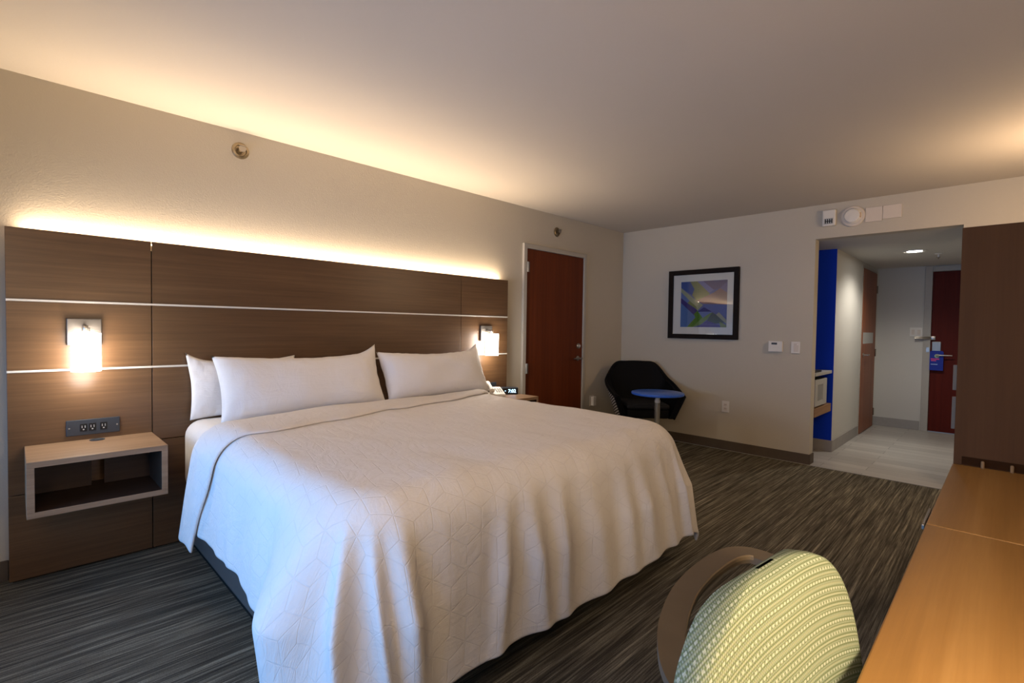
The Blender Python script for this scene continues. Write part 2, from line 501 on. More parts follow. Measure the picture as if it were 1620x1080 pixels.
# baseboards
b = BM(); box(b, XB - 0.012, XB - 0.0005, OY1 - 0.012, YW - 0.012, 0, 0.097, 0.003); box(b, XB - 0.0115, XB + 0.12, OY1 - 0.012, OY1 - .0005, 0, 0.097, 0.003)
struct('baseboard_back', b, M['base'])
b = BM(); box(b, XF, -0.024, YW - 0.012, YW - .0005, 0, 0.1, 0.003); box(b, 3.295, 3.54, YW - 0.012, YW - .0005, 0, 0.097, 0.003); box(b, 4.59, XB - .001, YW - 0.012, YW - .0005, 0, 0.097, 0.003)
struct('baseboard_headboard', b, M['base'])
b = BM(); box(b, AX1 - .001, 7.385, HY - 0.01, HY - .0005, 0, 0.12, 0.002)
struct('baseboard_hall', b, M['tilebase'])
b = BM(); box(b, AX1 - 0.014, AX1 - .0045, HY - 0.009, AY - .01, 0, 0.12, 0.002); struct('baseboard_alcove', b, M['tilebase'])
b = BM(); box(b, HX - 0.01, HX - .0005, 0.80, HY - .001, 0, 0.12, 0.002); struct('baseboard_hall_end', b, M['tilebase'])
b = BM(); box(b, XB - 0.036, XB - 0.024, OY0, OY1 - .013, 0.0, 0.004); struct('trim_1', b, M['tilebase'])

# ------------------------------------------------------------------ doors
def lever(name, parent, at, nrm, along, mat, plate=None, L=0.115, sub=None):
    """lever handle: rose + neck + lever ; at is the point on the door face"""
    at, nrm, along = Vector(at), Vector(nrm), Vector(along)
    bm = BM()
    lathe(bm, [(0.0, 0), (0.026, 0.0), (0.026, 0.006), (0.022, 0.010), (0.0, 0.010)], at, nrm, 24)
    tube(bm, [at + nrm * 0.005, at + nrm * 0.05], 0.009, 12)
    p0 = at + nrm * 0.05
    tube(bm, [p0 - along * 0.012, p0, p0 + along * (L * .5), p0 + along * L - nrm * 0.006], 0.009, 12, [0.007, 0.010, 0.009, 0.007])
    return obj(name, bm, mat, parent, 'auto')

# connecting door beside the headboard
d1x0, d1x1, d1z = 3.605, 4.532, 2.052
b = BM()
fw = 0.05
box(b, d1x0 - fw, d1x0 - .003, YW - 0.03, YW - .0005, 0, d1z + fw, 0.004)
box(b, d1x1 + .003, d1x1 + fw, YW - 0.03, YW - .0005, 0, d1z + fw, 0.004)
box(b, d1x0 - .003, d1x1 + .003, YW - 0.03, YW - .0005, d1z + .003, d1z + fw, 0.004)
door1 = struct('door_1', b, M['trim'])
b = BM(); box(b, d1x0, d1x1, YW - 0.016, YW - .001, 0.008, d1z, 0.002); obj('door_leaf', b, M['door'], door1)
lever('lever_handle', door1, (4.455, YW - 0.016, 0.935), (0, -1, 0), (-1, 0, 0), M['chrome'])
b = BM(); lathe(b, [(0.0, 0), (0.03, 0), (0.03, 0.008), (0.022, 0.018), (0.0, 0.018)], (4.462, YW - 0.016, 1.072), (0, -1, 0), 24); box(b, 4.457, 4.467, YW - 0.046, YW - 0.03, 1.055, 1.09, 0.003)
obj('deadbolt', b, M['chrome'], door1, 'auto')
for z in (1.87, 0.86, 0.22):
    b = BM(); box(b, d1x0 - 0.014, d1x0 + 0.022, YW - 0.037, YW - 0.0305, z - 0.05, z + 0.05, 0.001); tube(b, [(d1x0 - .001, YW - .036, z - .05), (d1x0 - .001, YW - .036, z + .05)], 0.007, 10)
    obj('hinge', b, M['silver'], door1, 'auto')

# bathroom door
b = BM()
for y0, y1 in ((HY - 0.01, HY + 0.1),):
    box(b, 7.385, 7.417, y0, y1, 0, 2.07, 0.003); box(b, 8.268, 8.30, y0, y1, 0, 2.07, 0.003); box(b, 7.385, 8.30, y0, y1, 2.07, 2.10, 0.003)
door2 = struct('door_2', b, M['trim'])
b = BM(); box(b, 7.42, 8.265, HY - 0.016, HY + 0.03, 0.008, 2.062, 0.002)
obj('door_leaf', b, M['bathdoor'], door2)
lever('lever_handle', door2, (7.50, HY - 0.016, 0.99), (0, -1, 0), (1, 0, 0), M['chrome'], L=0.13)
b = BM(); box(b, 7.46, 8.10, HY - 0.0175, HY - 0.0163, 1.13, 1.27); obj('door_sign', b, M['ltgrey'], door2)
for z in (1.85, 1.0, 0.2):
    b = BM(); tube(b, [(8.267, HY - .021, z - .05), (8.267, HY - .021, z + .05)], 0.008, 10); obj('hinge', b, M['dchrome'], door2, 'auto')

# entry door at the end of the hall
b = BM()
box(b, HX - 0.02, HX + 0.12, EY1 - 0.02, EY1 + 0.055, 0, 2.135, 0.004); box(b, HX - 0.02, HX + 0.12, EY0 - 0.04, EY0 + 0.02, 0, 2.135, 0.004); box(b, HX - 0.02, HX + 0.12, EY0 + .02, EY1 - .02, 2.065, 2.135, 0.004)
door3 = struct('door_3', b, M['trim'])
b = BM(); box(b, HX + 0.004, HX + 0.05, EY0 + 0.022, EY1 - 0.022, 0.01, 2.063, 0.002); obj('door_leaf', b, M['entry'], door3)
lx, ly = HX + 0.004, 0.655
b = BM(); box(b, lx - 0.03, lx, ly - 0.045, ly + 0.045, 0.96, 1.165, 0.006); box(b, lx - .034, lx - .03, ly - .02, ly + .02, 1.03, 1.06, .001)
obj('lock_case', b, M['silver'], door3)
lever('lever_handle', door3, (lx - 0.03, ly - 0.01, 0.995), (-1, 0, 0), (0, -1, 0), M['chrome'], L=0.15)
b = BM()
box(b, lx - 0.035, lx, 0.665, 0.735, 1.185, 1.235, 0.006)
tube(b, [(lx - 0.03, 0.71, 1.205), (lx - 0.06, 0.76, 1.205), (lx - 0.07, 0.87, 1.205)], 0.009, 10); tube(b, [(lx - .03, 0.71, 1.222), (lx - .06, .76, 1.222), (lx - .07, .87, 1.222)], 0.007, 10)
obj('swing_bar_latch', b, M['chrome'], door3, 'auto')
b = BM(); box(b, lx - 0.026, lx - .0245, EY1 - .012, EY1 + .02, 1.03, 1.09, 0.0005); obj('strike_plate', b, M['chrome'], door3)
# hanger card on the lever
b = BM()
fr = ((lx - 0.052, ly + 0.06, 0.80), (0, -1, 0), (0, 0, 1), (-1, 0, 0))
ox, oy = 0.062, 0.19
outer = [(0.0, 0.0), (0.135, 0.0), (0.135, 0.235), (0.12, 0.25), (0.015, 0.25), (0.0, 0.235)]
prism(b, outer, fr, 0.0012)
card = obj('do_not_disturb_hanger', b, M['hangblue'])
tag(card, 'royal blue door hanger card hanging from the lever of the red entry door', 'door hanger')
b = BM(); lathe(b, [(0, 0), (0.024, 0), (0.024, .0008), (0, .0008)], (lx - 0.0533, ly - 0.012, 0.985), (-1, 0, 0), 24); obj('round_emblem', b, M['cardgreen'], card)
b = BM(); box(b, lx - 0.0541, lx - 0.0533, ly - 0.035, ly + 0.048, 0.938, 0.952); box(b, lx - 0.0541, lx - 0.0533, ly - 0.005, ly + 0.045, 0.918, 0.930); obj('pink_lettering', b, M['pink'], card)
b = BM(); box(b, lx - 0.0541, lx - 0.0533, ly - 0.02, ly + 0.046, 0.872, 0.882); obj('small_lettering', b, M['cardwhite'], card)
origin_to(card, (lx - 0.05, ly, 0.80))
for ch in card.children: ch.data.transform(Matrix.Translation(-card.location))

# ------------------------------------------------------------------ headboard
hb = thing('headboard', 'wide walnut panelled headboard with two white metal strips and lit top edge', 'headboard', (1.635, YH + .02, 0))
cols = [(-0.022, 0.5405, (0.425,)), (0.5445, 2.7275, (0.613,)), (2.7315, 3.291, (0.425,))]
for x0, x1, low in cols:
    rows = [(0.012, low[0] - .002), (low[0] + .002, 1.0155), (1.0265, 1.3585), (1.3695, 1.708)]
    for z0, z1 in rows:
        b = BM(); box(b, x0, x1, YH, YH + 0.022, z0, z1, 0.0015); obj('panel', b, M['head'], hb)
b = BM(); box(b, -0.01, 3.28, YH + 0.024, YH + 0.04, 0.0, 1.66); box(b, 0.1, 0.14, YH + .04, YW - .001, 0.0, 1.5); box(b, 3.1, 3.14, YH + .04, YW - .001, 0.0, 1.5)
obj('backing_board', b, M['dark'], hb)
for z in (1.021, 1.364):
    b = BM(); box(b, -0.022, 3.291, YH - 0.004, YH + 0.018, z - 0.0052, z + 0.0052, 0.001); obj('metal_strip', b, M['alu'], hb)
b = BM(); box(b, 0.02, 3.25, YH + 0.045, YH + 0.057, 1.652, 1.657); obj('led_tape', b, M['led'], hb)

# ------------------------------------------------------------------ nightstands
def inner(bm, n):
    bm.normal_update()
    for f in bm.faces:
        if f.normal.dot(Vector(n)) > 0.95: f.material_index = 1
def nightstand(label):
    cx = 0.2875
    t = thing('nightstand', label, 'nightstand', (cx, YH, 0.415), 0, 'floating nightstands on the headboard')
    x0, x1, y0, y1, z0, z1, th = 0.035, 0.54, 2.94, YH - 0.001, 0.415, 0.66, 0.026
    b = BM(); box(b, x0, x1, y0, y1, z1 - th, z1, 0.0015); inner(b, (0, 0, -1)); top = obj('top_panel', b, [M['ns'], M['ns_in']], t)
    b = BM(); lathe(b, [(0, 0), (0.031, 0), (0.031, .003), (.024, .004), (.022, .002), (0, .002)], (0.302, YH - .05, z1), (0, 0, 1), 28); obj('cable_grommet', b, M['charcoal'], top, 'auto')
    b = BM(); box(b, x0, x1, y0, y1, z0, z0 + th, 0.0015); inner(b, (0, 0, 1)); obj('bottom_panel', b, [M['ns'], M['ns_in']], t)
    for a, c in ((x0, x0 + th), (x1 - th, x1)):
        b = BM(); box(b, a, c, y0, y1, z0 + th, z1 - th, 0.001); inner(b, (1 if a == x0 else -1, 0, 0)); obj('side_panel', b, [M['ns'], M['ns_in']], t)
    b = BM()
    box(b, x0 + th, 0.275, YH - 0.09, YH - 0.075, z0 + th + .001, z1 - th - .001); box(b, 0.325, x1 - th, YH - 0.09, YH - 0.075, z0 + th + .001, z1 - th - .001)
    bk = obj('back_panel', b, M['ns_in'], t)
    b = BM(); lathe(b, [(0, 0), (.008, 0), (.008, .006), (0, .006)], (0.25, YH - .09, .59), (0, -1, 0), 14); obj('screw_cap', b, M['chrome'], bk, 'auto')
    return t
ns = nightstand('floating walnut nightstand with empty cubby left of the bed')
SHIFT = 3.011 - 0.2595
ns2 = dup(ns, (ns.location.x + SHIFT, ns.location.y, ns.location.z), 'floating walnut nightstand carrying clock and telephone right of the bed')

# ------------------------------------------------------------------ wall sconces
def sconce(label):
    cx = 0.2585
    t = thing('wall_sconce', label, 'wall lamp', (cx, YH, 1.15), 0, 'wall sconces on the headboard')
    b = BM(); box(b, cx - 0.068, cx + 0.068, YH - 0.022, YH - 0.0005, 1.145, 1.280, 0.003); obj('back_plate', b, M['plate'], t)
    b = BM(); box(b, cx - .010, cx + .010, YH - 0.085, YH - 0.0225, 1.225, 1.245, .002); lathe(b, [(0, 0), (.016, 0), (.016, .02), (0, .02)], (cx, YH - .085, 1.215), (0, 0, 1), 20)
    obj('arm', b, M['chrome'], t, 'auto')
    b = BM(); lathe(b, [(0.056, 0.0), (0.0585, 0.0), (0.0585, 0.188), (0.056, 0.19), (0.016, 0.19), (0.016, .186), (0.0545, 0.186), (0.0545, .006), (0.02, 0.004), (0.0, 0.004), (0, .003), (.056, 0)][:-1], (cx, YH - 0.092, 1.018), (0, 0, 1), 40)
    obj('lamp_shade', b, M['shade'], t, 'auto')
    return t
sc1 = sconce('lit white cylinder wall lamp above the left nightstand outlet')
sc2 = dup(sc1, (sc1.location.x + SHIFT, YH, 1.15), 'lit white cylinder wall lamp near the wooden connecting door')

# outlet bars on the headboard
def outlet_bar(label):
    cx = 0.292
    t = thing('power_outlet_bar', label, 'power outlet', (cx, YH, 0.68), 0, 'dark outlet bars on the headboard')
    b = BM(); box(b, cx - 0.107, cx + 0.107, YH - 0.010, YH - .0005, 0.684, 0.764, 0.003); obj('plate', b, M['charcoal'], t)
    for dx in (-0.04, -.005, 0.04):
        b = BM(); box(b, cx + dx - 0.014, cx + dx + 0.014, YH - 0.0125, YH - 0.0101, 0.705, 0.743, 0.001); s = obj('socket', b, M['black'], t)
        b = BM()
        for ddx in (-.006, .006): box(b, cx + dx + ddx - .0015, cx + dx + ddx + .0015, YH - .0135, YH - .0126, .722, .734)
        box(b, cx + dx - .003, cx + dx + .003, YH - .0135, YH - .0126, .711, .717)
        obj('socket_slots', b, M['ltgrey'], s)
    for dx in (-.095, .095):
        b = BM(); lathe(b, [(0, 0), (.004, 0), (.003, .002), (0, .002)], (cx + dx, YH - .010, .724), (0, -1, 0), 10); obj('screw', b, M['silver'], t, 'auto')
    return t
ob = outlet_bar('dark outlet bar on headboard above the left nightstand')
ob2 = dup(ob, (ob.location.x + SHIFT, YH, .68), 'dark outlet bar on headboard behind the telephone')

# ------------------------------------------------------------------ clock + telephone
ck = thing('alarm_clock', 'small black digital alarm clock with lit digits on right nightstand', 'alarm clock', (3.20, 3.215, 0.6605), math.radians(-33))
def loc_bm(bm, root):
    bm.transform(WORLD[root.name]); return bm
b = BM(); box(b, -0.075, 0.075, -0.04, 0.04, 0.0, 0.062, 0.006); obj('body', loc_bm(b, ck), M['charcoal'], ck)
b = BM(); box(b, -0.069, 0.069, -0.0425, -0.0402, 0.006, 0.056, 0.001); scr = obj('display', loc_bm(b, ck), M['black'], ck)
cu = bpy.data.curves.new('clock_text', 'FONT'); cu.body = '7:02'; cu.size = 0.042; cu.align_x = 'CENTER'; cu.align_y = 'CENTER'; cu.extrude = 0.0003; cu.offset = 0.0006
to = bpy.data.objects.new('clock_text_tmp', cu)
COL.objects.link(to); bpy.context.view_layer.update()
tm = bpy.data.meshes.new_from_object(to.evaluated_get(bpy.context.evaluated_depsgraph_get()))
COL.objects.unlink(to); bpy.data.objects.remove(to)
b = BM(); b.from_mesh(tm); b.transform(Matrix.Translation((0.016, -0.0432, 0.031)) @ Matrix.Rotation(PI / 2, 4, 'X'))
obj('digits', loc_bm(b, ck), M['digit'], scr, fix=False)
b = BM(); box(b, -0.05, -0.042, -0.0432, -0.0427, .03, .036); obj('alarm_indicator', loc_bm(b, ck), M['digit'], scr)

ph = thing('telephone', 'white desk telephone beside the black clock on right nightstand', 'telephone', (3.0, 3.20, 0.667), math.radians(-28))
b = BM()
poly = [(-0.10, 0.0), (0.10, 0.0), (0.10, 0.06), (0.075, 0.066), (-0.10, 0.022)]
prism(b, poly, ((0.0, 0.0, 0.0), (0, 1, 0), (0, 0, 1), (1, 0, 0)), 0.15)
bmesh.ops.translate(b, verts=b.verts, vec=(-0.075, 0, 0)); bmesh.ops.bevel(b, geom=list(b.edges), offset=0.004, segments=2, affect='EDGES')
obj('base', loc_bm(b, ph), M['white'], ph)
b = BM()
pts = spline([(-0.045, -0.095, 0.050), (-0.045, -0.06, 0.066), (-0.045, 0.0, 0.085), (-0.045, 0.06, 0.097), (-0.045, 0.095, 0.094)], 5)
tube(b, pts, 0.016, 12, [0.019, .023, .023, .021, .018, .017, .016, .016, .016, .016, .016, .016, .017, .018, .02, .022, .023, .023, .022, .02, .018][:len(pts)])
obj('handset', loc_bm(b, ph), M['white'], ph, True)
b = BM()
for i in range(3):
    for j in range(4):
        x, y = 0.005 + i * 0.021, -0.055 + j * 0.024
        zc = 0.022 + (y + 0.10) * (0.044 / 0.175)
        box(b, x, x + 0.014, y, y + 0.014, zc, zc + 0.006, 0.001)
obj('keypad', loc_bm(b, ph), M['ltgrey'], ph)

# ------------------------------------------------------------------ bed
bed = thing('bed', 'king bed on taupe box base under the white comforter', 'bed', (1.64, 2.35, 0))
b = BM(); box(b, 0.70, 2.57, 1.40, 3.33, 0.032, 0.30, 0.012, 3); obj('box_base', b, M['bedbase'], bed)
b = BM(); box(b, 0.715, 2.555, 1.45, 3.32, 0.0, 0.031); obj('plinth', b, M['plinth'], bed)
def rbox(bm, x0, x1, y0, y1, z0, z1, r, n=6):
    box(bm, x0, x1, y0, y1, z0, z1, r, n)
b = BM(); rbox(b, 0.678, 2.602, 1.345, 3.335, 0.305, 0.718, 0.09)
uvl = b.loops.layers.uv.verify()
for f in b.faces:
    for l in f.loops: l[uvl].uv = (l.vert.co.x + l.vert.co.z * .5, l.vert.co.y + l.vert.co.z)
obj('mattress', b, M['linen'], bed, True)

# comforter: a flat sheet (s across, t towards the foot) laid over a rounded top and hung over the sides
RP, RE = 0.23, 0.15
EX0, EX1, EY = 0.622, 2.668, 1.245
CXL, CXR, CYF = EX0 + RP, EX1 - RP, EY + RP
ZT = 0.758
H0 = RP - RE
def folds(q, l, zone):
    """outward ripple of the hanging cloth at perimeter position q, hang length l"""
    g = min(1.0, max(0.0, (l - 0.13) / 0.30)) ** 1.2 * (1 - 0.5 * min(1.0, max(0.0, (l - 0.42) / 0.25)))
    v = 0.0
    for c, w, a, k in FOLDS:
        d = (q - c - k * (l - 0.3)) / w
        if abs(d) < 3: v += a * math.exp(-d * d)
    v += 0.006 * math.sin(q * 23 + 1.2 * math.sin(q * 5.1)) + 0.003 * math.sin(q * 41 + 2)
    return v * g
FOLDS = []
rr = random.Random(3)
q = -1.5
FOLDS.append((0.02, 0.17, 0.13, 0.0))
while q < 4.6:
    corner = (-0.05 < q < 0.75) or (2.25 < q < 3.1)
    side = q < -0.05 or q > 3.1
    a = rr.uniform(0.045, 0.075) if corner else (rr.uniform(0.008, 0.02) if side else rr.uniform(0.016, 0.042))
    FOLDS.append((q, rr.uniform(0.035, 0.07), a, rr.uniform(-0.25, 0.25)))
    q += rr.uniform(0.11, 0.2) if corner else (rr.uniform(0.25, 0.45) if side else rr.uniform(0.12, 0.26))

def drape(x, y, lift=0.0, foldk=1.0):
    dx = (x - CXL) if x < CXL else ((x - CXR) if x > CXR else 0.0)
    dy = (CYF - y) if y < CYF else 0.0
    bx = min(max(x, CXL), CXR); by = max(y, CYF)
    rho = math.hypot(dx, dy)
    puff = 0.010 * noise.noise(Vector((x * 2.1, y * 2.1, 0.3))) + 0.005 * noise.noise(Vector((x * 6, y * 4.5, 3)))
    # soft creases raking across the top near the foot corners and the right side
    wr = max(0.0, (x - 1.7)) * max(0.0, y - 1.6)
    puff += 0.010 * min(1.0, wr) * abs(noise.noise(Vector((x * 3.0 + y * 4.0, (y - x * .35) * 9, 9))))
    edge = min(1.0, max(0.0, (rho + 0.25) / 0.45)) if rho > 0 else 0.0
    zt = ZT + lift + puff
    if rho < 1e-9:
        return Vector((x, y, zt))
    nx, ny = dx / rho, dy / rho
    cw = 4 * nx * nx * ny * ny
    rh, re = H0, RE + lift
    if rho <= rh:
        return Vector((bx + nx * rho, by - ny * rho, zt))
    l = rho - rh
    l *= (1 - 0.185 * cw * min(1, l / 0.5))
    fl = math.radians(7.5 + 7 * cw)
    pm = PI / 2 - fl
    if l < re * pm:
        ph = l / re
        hz = rh + re * math.sin(ph); dr = re * (1 - math.cos(ph))
    else:
        e = l - re * pm
        hz = rh + re * math.sin(pm) + e * math.sin(fl); dr = re * (1 - math.cos(pm)) + e * math.cos(fl)
    th = math.atan2(abs(ny), abs(nx))
    if x < (CXL + CXR) / 2 and dx < 0:
        q = -(y - CYF) if ny == 0 else th * 0.45
    elif dx > 0:
        q = 0.707 + (CXR - CXL) + 0.707 + (y - CYF) if ny == 0 else 0.707 + (CXR - CXL) + (PI / 2 - th) * 0.45
    else:
        q = 0.707 + (x - CXL)
    f = foldk * folds(q, l, 0)
    hz += f
    # lengthening/shortening so the hem is not a ruled line
    dr *= 1 + 0.02 * math.sin(q * 4.3 + 0.6) * min(1, l / 0.4)
    return Vector((bx + nx * hz, by - ny * hz, max(0.035, zt - dr)))

SL, SR = CXL - H0 - 0.535, CXR + H0 + 0.59
SLC = CXL - H0 - 0.63
def yhead(x):
    k = min(1.0, max(0.0, (x - 0.55) / 0.9)); k = k * k * (3 - 2 * k)
    return 2.76 + 0.15 * k
TF = CYF - H0 - 0.69
TH = 2.91
def fgrid(u, v):
    kk = min(1.0, max(0.0, (v - 0.35) / 0.35)); sl = SL - 0.11 * kk * kk * (3 - 2 * kk)
    x = sl + (SR - sl) * u; y = yhead(x) + (TF - yhead(x)) * v
    y += 0.02 * math.sin(x * 3) * (1 - v)
    return drape(x, y)
def fuv(u, v): return (SL + (SR - SL) * u, TF + (TH - TF) * (1 - v))
b = BM(); grid(b, fgrid, 170, 150, fuv)
def cloth_mods(o, th=0.016):
    m = o.modifiers.new('thick', 'SOLIDIFY'); m.thickness = th; m.offset = -1.0
    m = o.modifiers.new('soft', 'SUBSURF'); m.levels = 1; m.render_levels = 1
bmesh.ops.recalc_face_normals(b, faces=b.faces)
b.faces.ensure_lookup_table()
up = sum(f.normal.z * f.calc_area() for f in b.faces)
if up < 0: bmesh.ops.reverse_faces(b, faces=b.faces)
comf = obj('comforter', b, M['duvet'], None, True, cloth_mods, fix=False)
tag(comf, 'white quilted comforter draped over the king bed with hanging corners', 'comforter')
# folded-back band at the head
def cuff_y(x):
    pts = [(SLC, 2.56), (0.62, 2.44), (0.85, 2.42), (1.2, 2.51), (1.65, 2.63), (2.1, 2.71), (2.45, 2.78), (2.62, 2.83)]
    for (xa, ya), (xb, yb) in zip(pts, pts[1:]):
        if x <= xb:
            t = (x - xa) / (xb - xa); t = t * t * (3 - 2 * t)
            return ya + (yb - ya) * t
    return pts[-1][1]
def fcuff(u, v):
    x = SLC + (2.60 - SLC) * u
    y = yhead(x) + 0.015 + (cuff_y(x) - yhead(x) - 0.015) * v
    p = drape(x, y, 0.012 + 0.016 * (1 - (2 * v - 1) ** 4), 0.6)
    if x < CXL: p.x -= 0.006
    return p
b = BM(); grid(b, fcuff, 110, 20, lambda u, v: (SL + (2.6 - SL) * u + .3, 2.5 + .5 * (1 - v)))
bmesh.ops.recalc_face_normals(b, faces=b.faces)
if sum(f.normal.z * f.calc_area() for f in b.faces) < 0: bmesh.ops.reverse_faces(b, faces=b.faces)
obj('folded_cuff', b, M['duvet'], comf, True, lambda o: cloth_mods(o, 0.014), fix=False)

# ------------------------------------------------------------------ pillows
def pillow(name, label, cx, cy, zb, W, H, T, lean, rz=0.0, seed=0, tips=(0, 0, 0, 0)):
    """tips: extra pull at corners (bl, br, tl, tr)"""
    t = thing(name, label, 'pillow', (cx, cy, zb), rz, 'white pillows against the headboard')
    b = BM()
    R = Matrix.Rotation(lean, 4, 'X')
    def surf(sgn):
        def f(u, v):
            a, c = 2 * u - 1, 2 * v - 1
            px = a * W / 2 * (1 - 0.045 * (1 - c * c) * a * a)
            pz = c * H / 2 * (1 - 0.09 * (1 - a * a) * abs(c) ** 1.5)
            bl = (1 - abs(a) ** 4.5) ** 0.55 * (1 - abs(c) ** 2.8) ** 0.55
            y = T / 2 * bl
            y += 0.012 * bl * noise.noise(Vector((a * 2.2 + seed, c * 1.6, seed))) 
            y += 0.007 * (bl ** 0.3) * (1 - bl) * noise.noise(Vector((a * 11 + seed, c * 5, 2))) * 2
            k = [0, 0, 0, 0]
            for i, (sa, sc_) in enumerate(((-1, -1), (1, -1), (-1, 1), (1, 1))):
                w = max(0, 1 - math.hypot((a - sa) / 0.34, (c - sc_) / 0.75))
                px += sa * 0.3 * tips[i] * w; pz += sc_ * tips[i] * w * w
            sag = -0.012 * math.cos(a * 2.2) * (c > 0) * c
            return R @ Vector((px, -sgn * y, pz + H / 2 + sag))
        return f
    nu, nv = 56, 30
    va = grid(b, surf(1), nu, nv, lambda u, v: (u * W, v * H))
    vb = grid(b, surf(-1), nu, nv, lambda u, v: (u * W, v * H + .6))
    bmesh.ops.remove_doubles(b, verts=b.verts, dist=0.0004)
    obj('pillow_body', loc_bm(b, t), M['linen'], t, True)
    return t
LEAN = math.radians(-27)
p1 = pillow('pillow', 'white king pillow at front left, its upper right corner pulled to a point', 1.30, 3.0, 0.722, 1.02, 0.395, 0.19, LEAN, 0, 1.3, (0, 0, 0.0, 0.06))
p2 = pillow('pillow', 'white king pillow leaning on the headboard nearest the right wall lamp', 2.29, 3.0, 0.735, 0.94, 0.38, 0.19, LEAN, 0, 5.1, (0, 0, 0.0, 0.055))
p3 = pillow('pillow', 'white pillow tucked behind the front left pillow, mostly hidden', 1.0, 3.245, 0.7185, 0.60, 0.345, 0.085, math.radians(-9), 0, 8.7, (0, 0, 0.03, 0))
pmap = [p1, p2, p3]

# ------------------------------------------------------------------ desk and drawers along the right wall
dk = thing('desk', 'long maple desk top in the right foreground beside the green chair', 'desk', (0.9, -0.2, 0))
DZ = 0.75
b = BM(); box(b, -0.15, 1.7525, YR + .002, 0.145, DZ - 0.035, DZ, 0.003); obj('desk_top', b, M['desk'], dk)
b = BM(); box(b, -0.12, 0.02, YR + .01, 0.10, 0.0, DZ - 0.036, 0.002); obj('leg_panel', b, M['ward'], dk)
b = BM(); box(b, 0.021, 1.72, YR + .01, YR + .03, 0.35, DZ - 0.036, 0.002); obj('modesty_panel', b, M['ward'], dk)
dr = thing('drawer_cabinet', 'brown drawer cabinet between the desk and the tall wardrobe', 'cabinet', (2.19, -0.2, 0))
b = BM(); box(b, 1.755, 2.652, YR + .002, 0.145, DZ - 0.035, DZ, 0.003); obj('cabinet_top', b, M['desk'], dr)
b = BM(); box(b, 1.765, 2.615, YR + .01, 0.118, 0.05, DZ - 0.036, 0.002); obj('carcass', b, M['ward'], dr)
b = BM(); box(b, 1.80, 2.58, YR + .05, 0.07, 0.0, 0.049); obj('toe_kick', b, M['dark'], dr)
for i, (z0, z1) in enumerate(((0.06, 0.27), (0.28, 0.49), (0.50, 0.705))):
    b = BM(); box(b, 1.77, 2.61, 0.1185, 0.136, z0, z1, 0.002); f_ = obj('drawer', b, M['ward'], dr)
    b = BM()
    z = z1 - 0.02
    box(b, 1.93, 2.13, 0.162, 0.170, z - .008, z + .008, 0.002); box(b, 1.95, 1.96, 0.1362, 0.163, z - .004, z + .004); box(b, 2.10, 2.11, 0.1362, 0.163, z - .004, z + .004)
    obj('handle', b, M['chrome'], f_)

# wardrobe at the far end of the cabinet
wd = thing('wardrobe', 'tall dark walnut wardrobe at the far end of the desk', 'wardrobe', (3.03, -0.2, 0))
WZ = 1.688
b = BM(); box(b, 2.66, 2.685, YR + .002, 0.143, 0.0, WZ, 0.002); sp = obj('side_panel', b, M['ward'], wd)
b = BM(); box(b, 2.656, 2.6595, YR + .01, 0.118, 0.752, 0.783, 0.0005); obj('recess_shade_strip', b, plain('recess_shade_brown', (46, 28, 14), 0.8, spec=0.05), sp)  # flat dark strip, its colour stands for the shade of a recess
b = BM(); box(b, 2.6855, 3.39, YR + .002, 0.12, 0.0, WZ - .002, 0.002); obj('carcass', b, M['ward'], wd)
b = BM(); box(b, 2.69, 3.385, 0.1205, 0.138, 0.05, 0.99, 0.002); lo_ = obj('door', b, M['ward'], wd)
b = BM(); box(b, 2.69, 3.385, 0.1205, 0.138, 1.00, WZ - .01, 0.002); up_ = obj('door', b, M['ward'], wd)
def bar_handle(parent, x, z0, z1):
    b = BM(); box(b, x - 0.006, x + 0.006, 0.157, 0.1735, z0, z1, 0.002)
    for z in (z0 + 0.006, z1 - 0.006): box(b, x - .005, x + .005, 0.1382, 0.158, z - .005, z + .005, 0.001)
    obj('bar_handle', b, M['handle'], parent)
bar_handle(up_, 3.0, 1.015, 1.128)
bar_handle(lo_, 3.0, 0.84, 0.985)
for y in (0.057, -0.0235):
    b = BM(); lathe(b, [(0, 0), (.0055, 0), (.0055, .024), (.004, .027), (0, .027)], (2.640, y, 0.7502), (0, 0, 1), 14)
    o = obj('metal_peg', b, M['peg'], None, 'auto')
    tag(o, 'short metal peg standing behind the cabinet top, %s' % ('nearer the room opening' if y > 0 else 'farther from the room opening'), 'peg', 'metal pegs at the wardrobe panel')
    origin_to(o, (2.640, y, .7502))

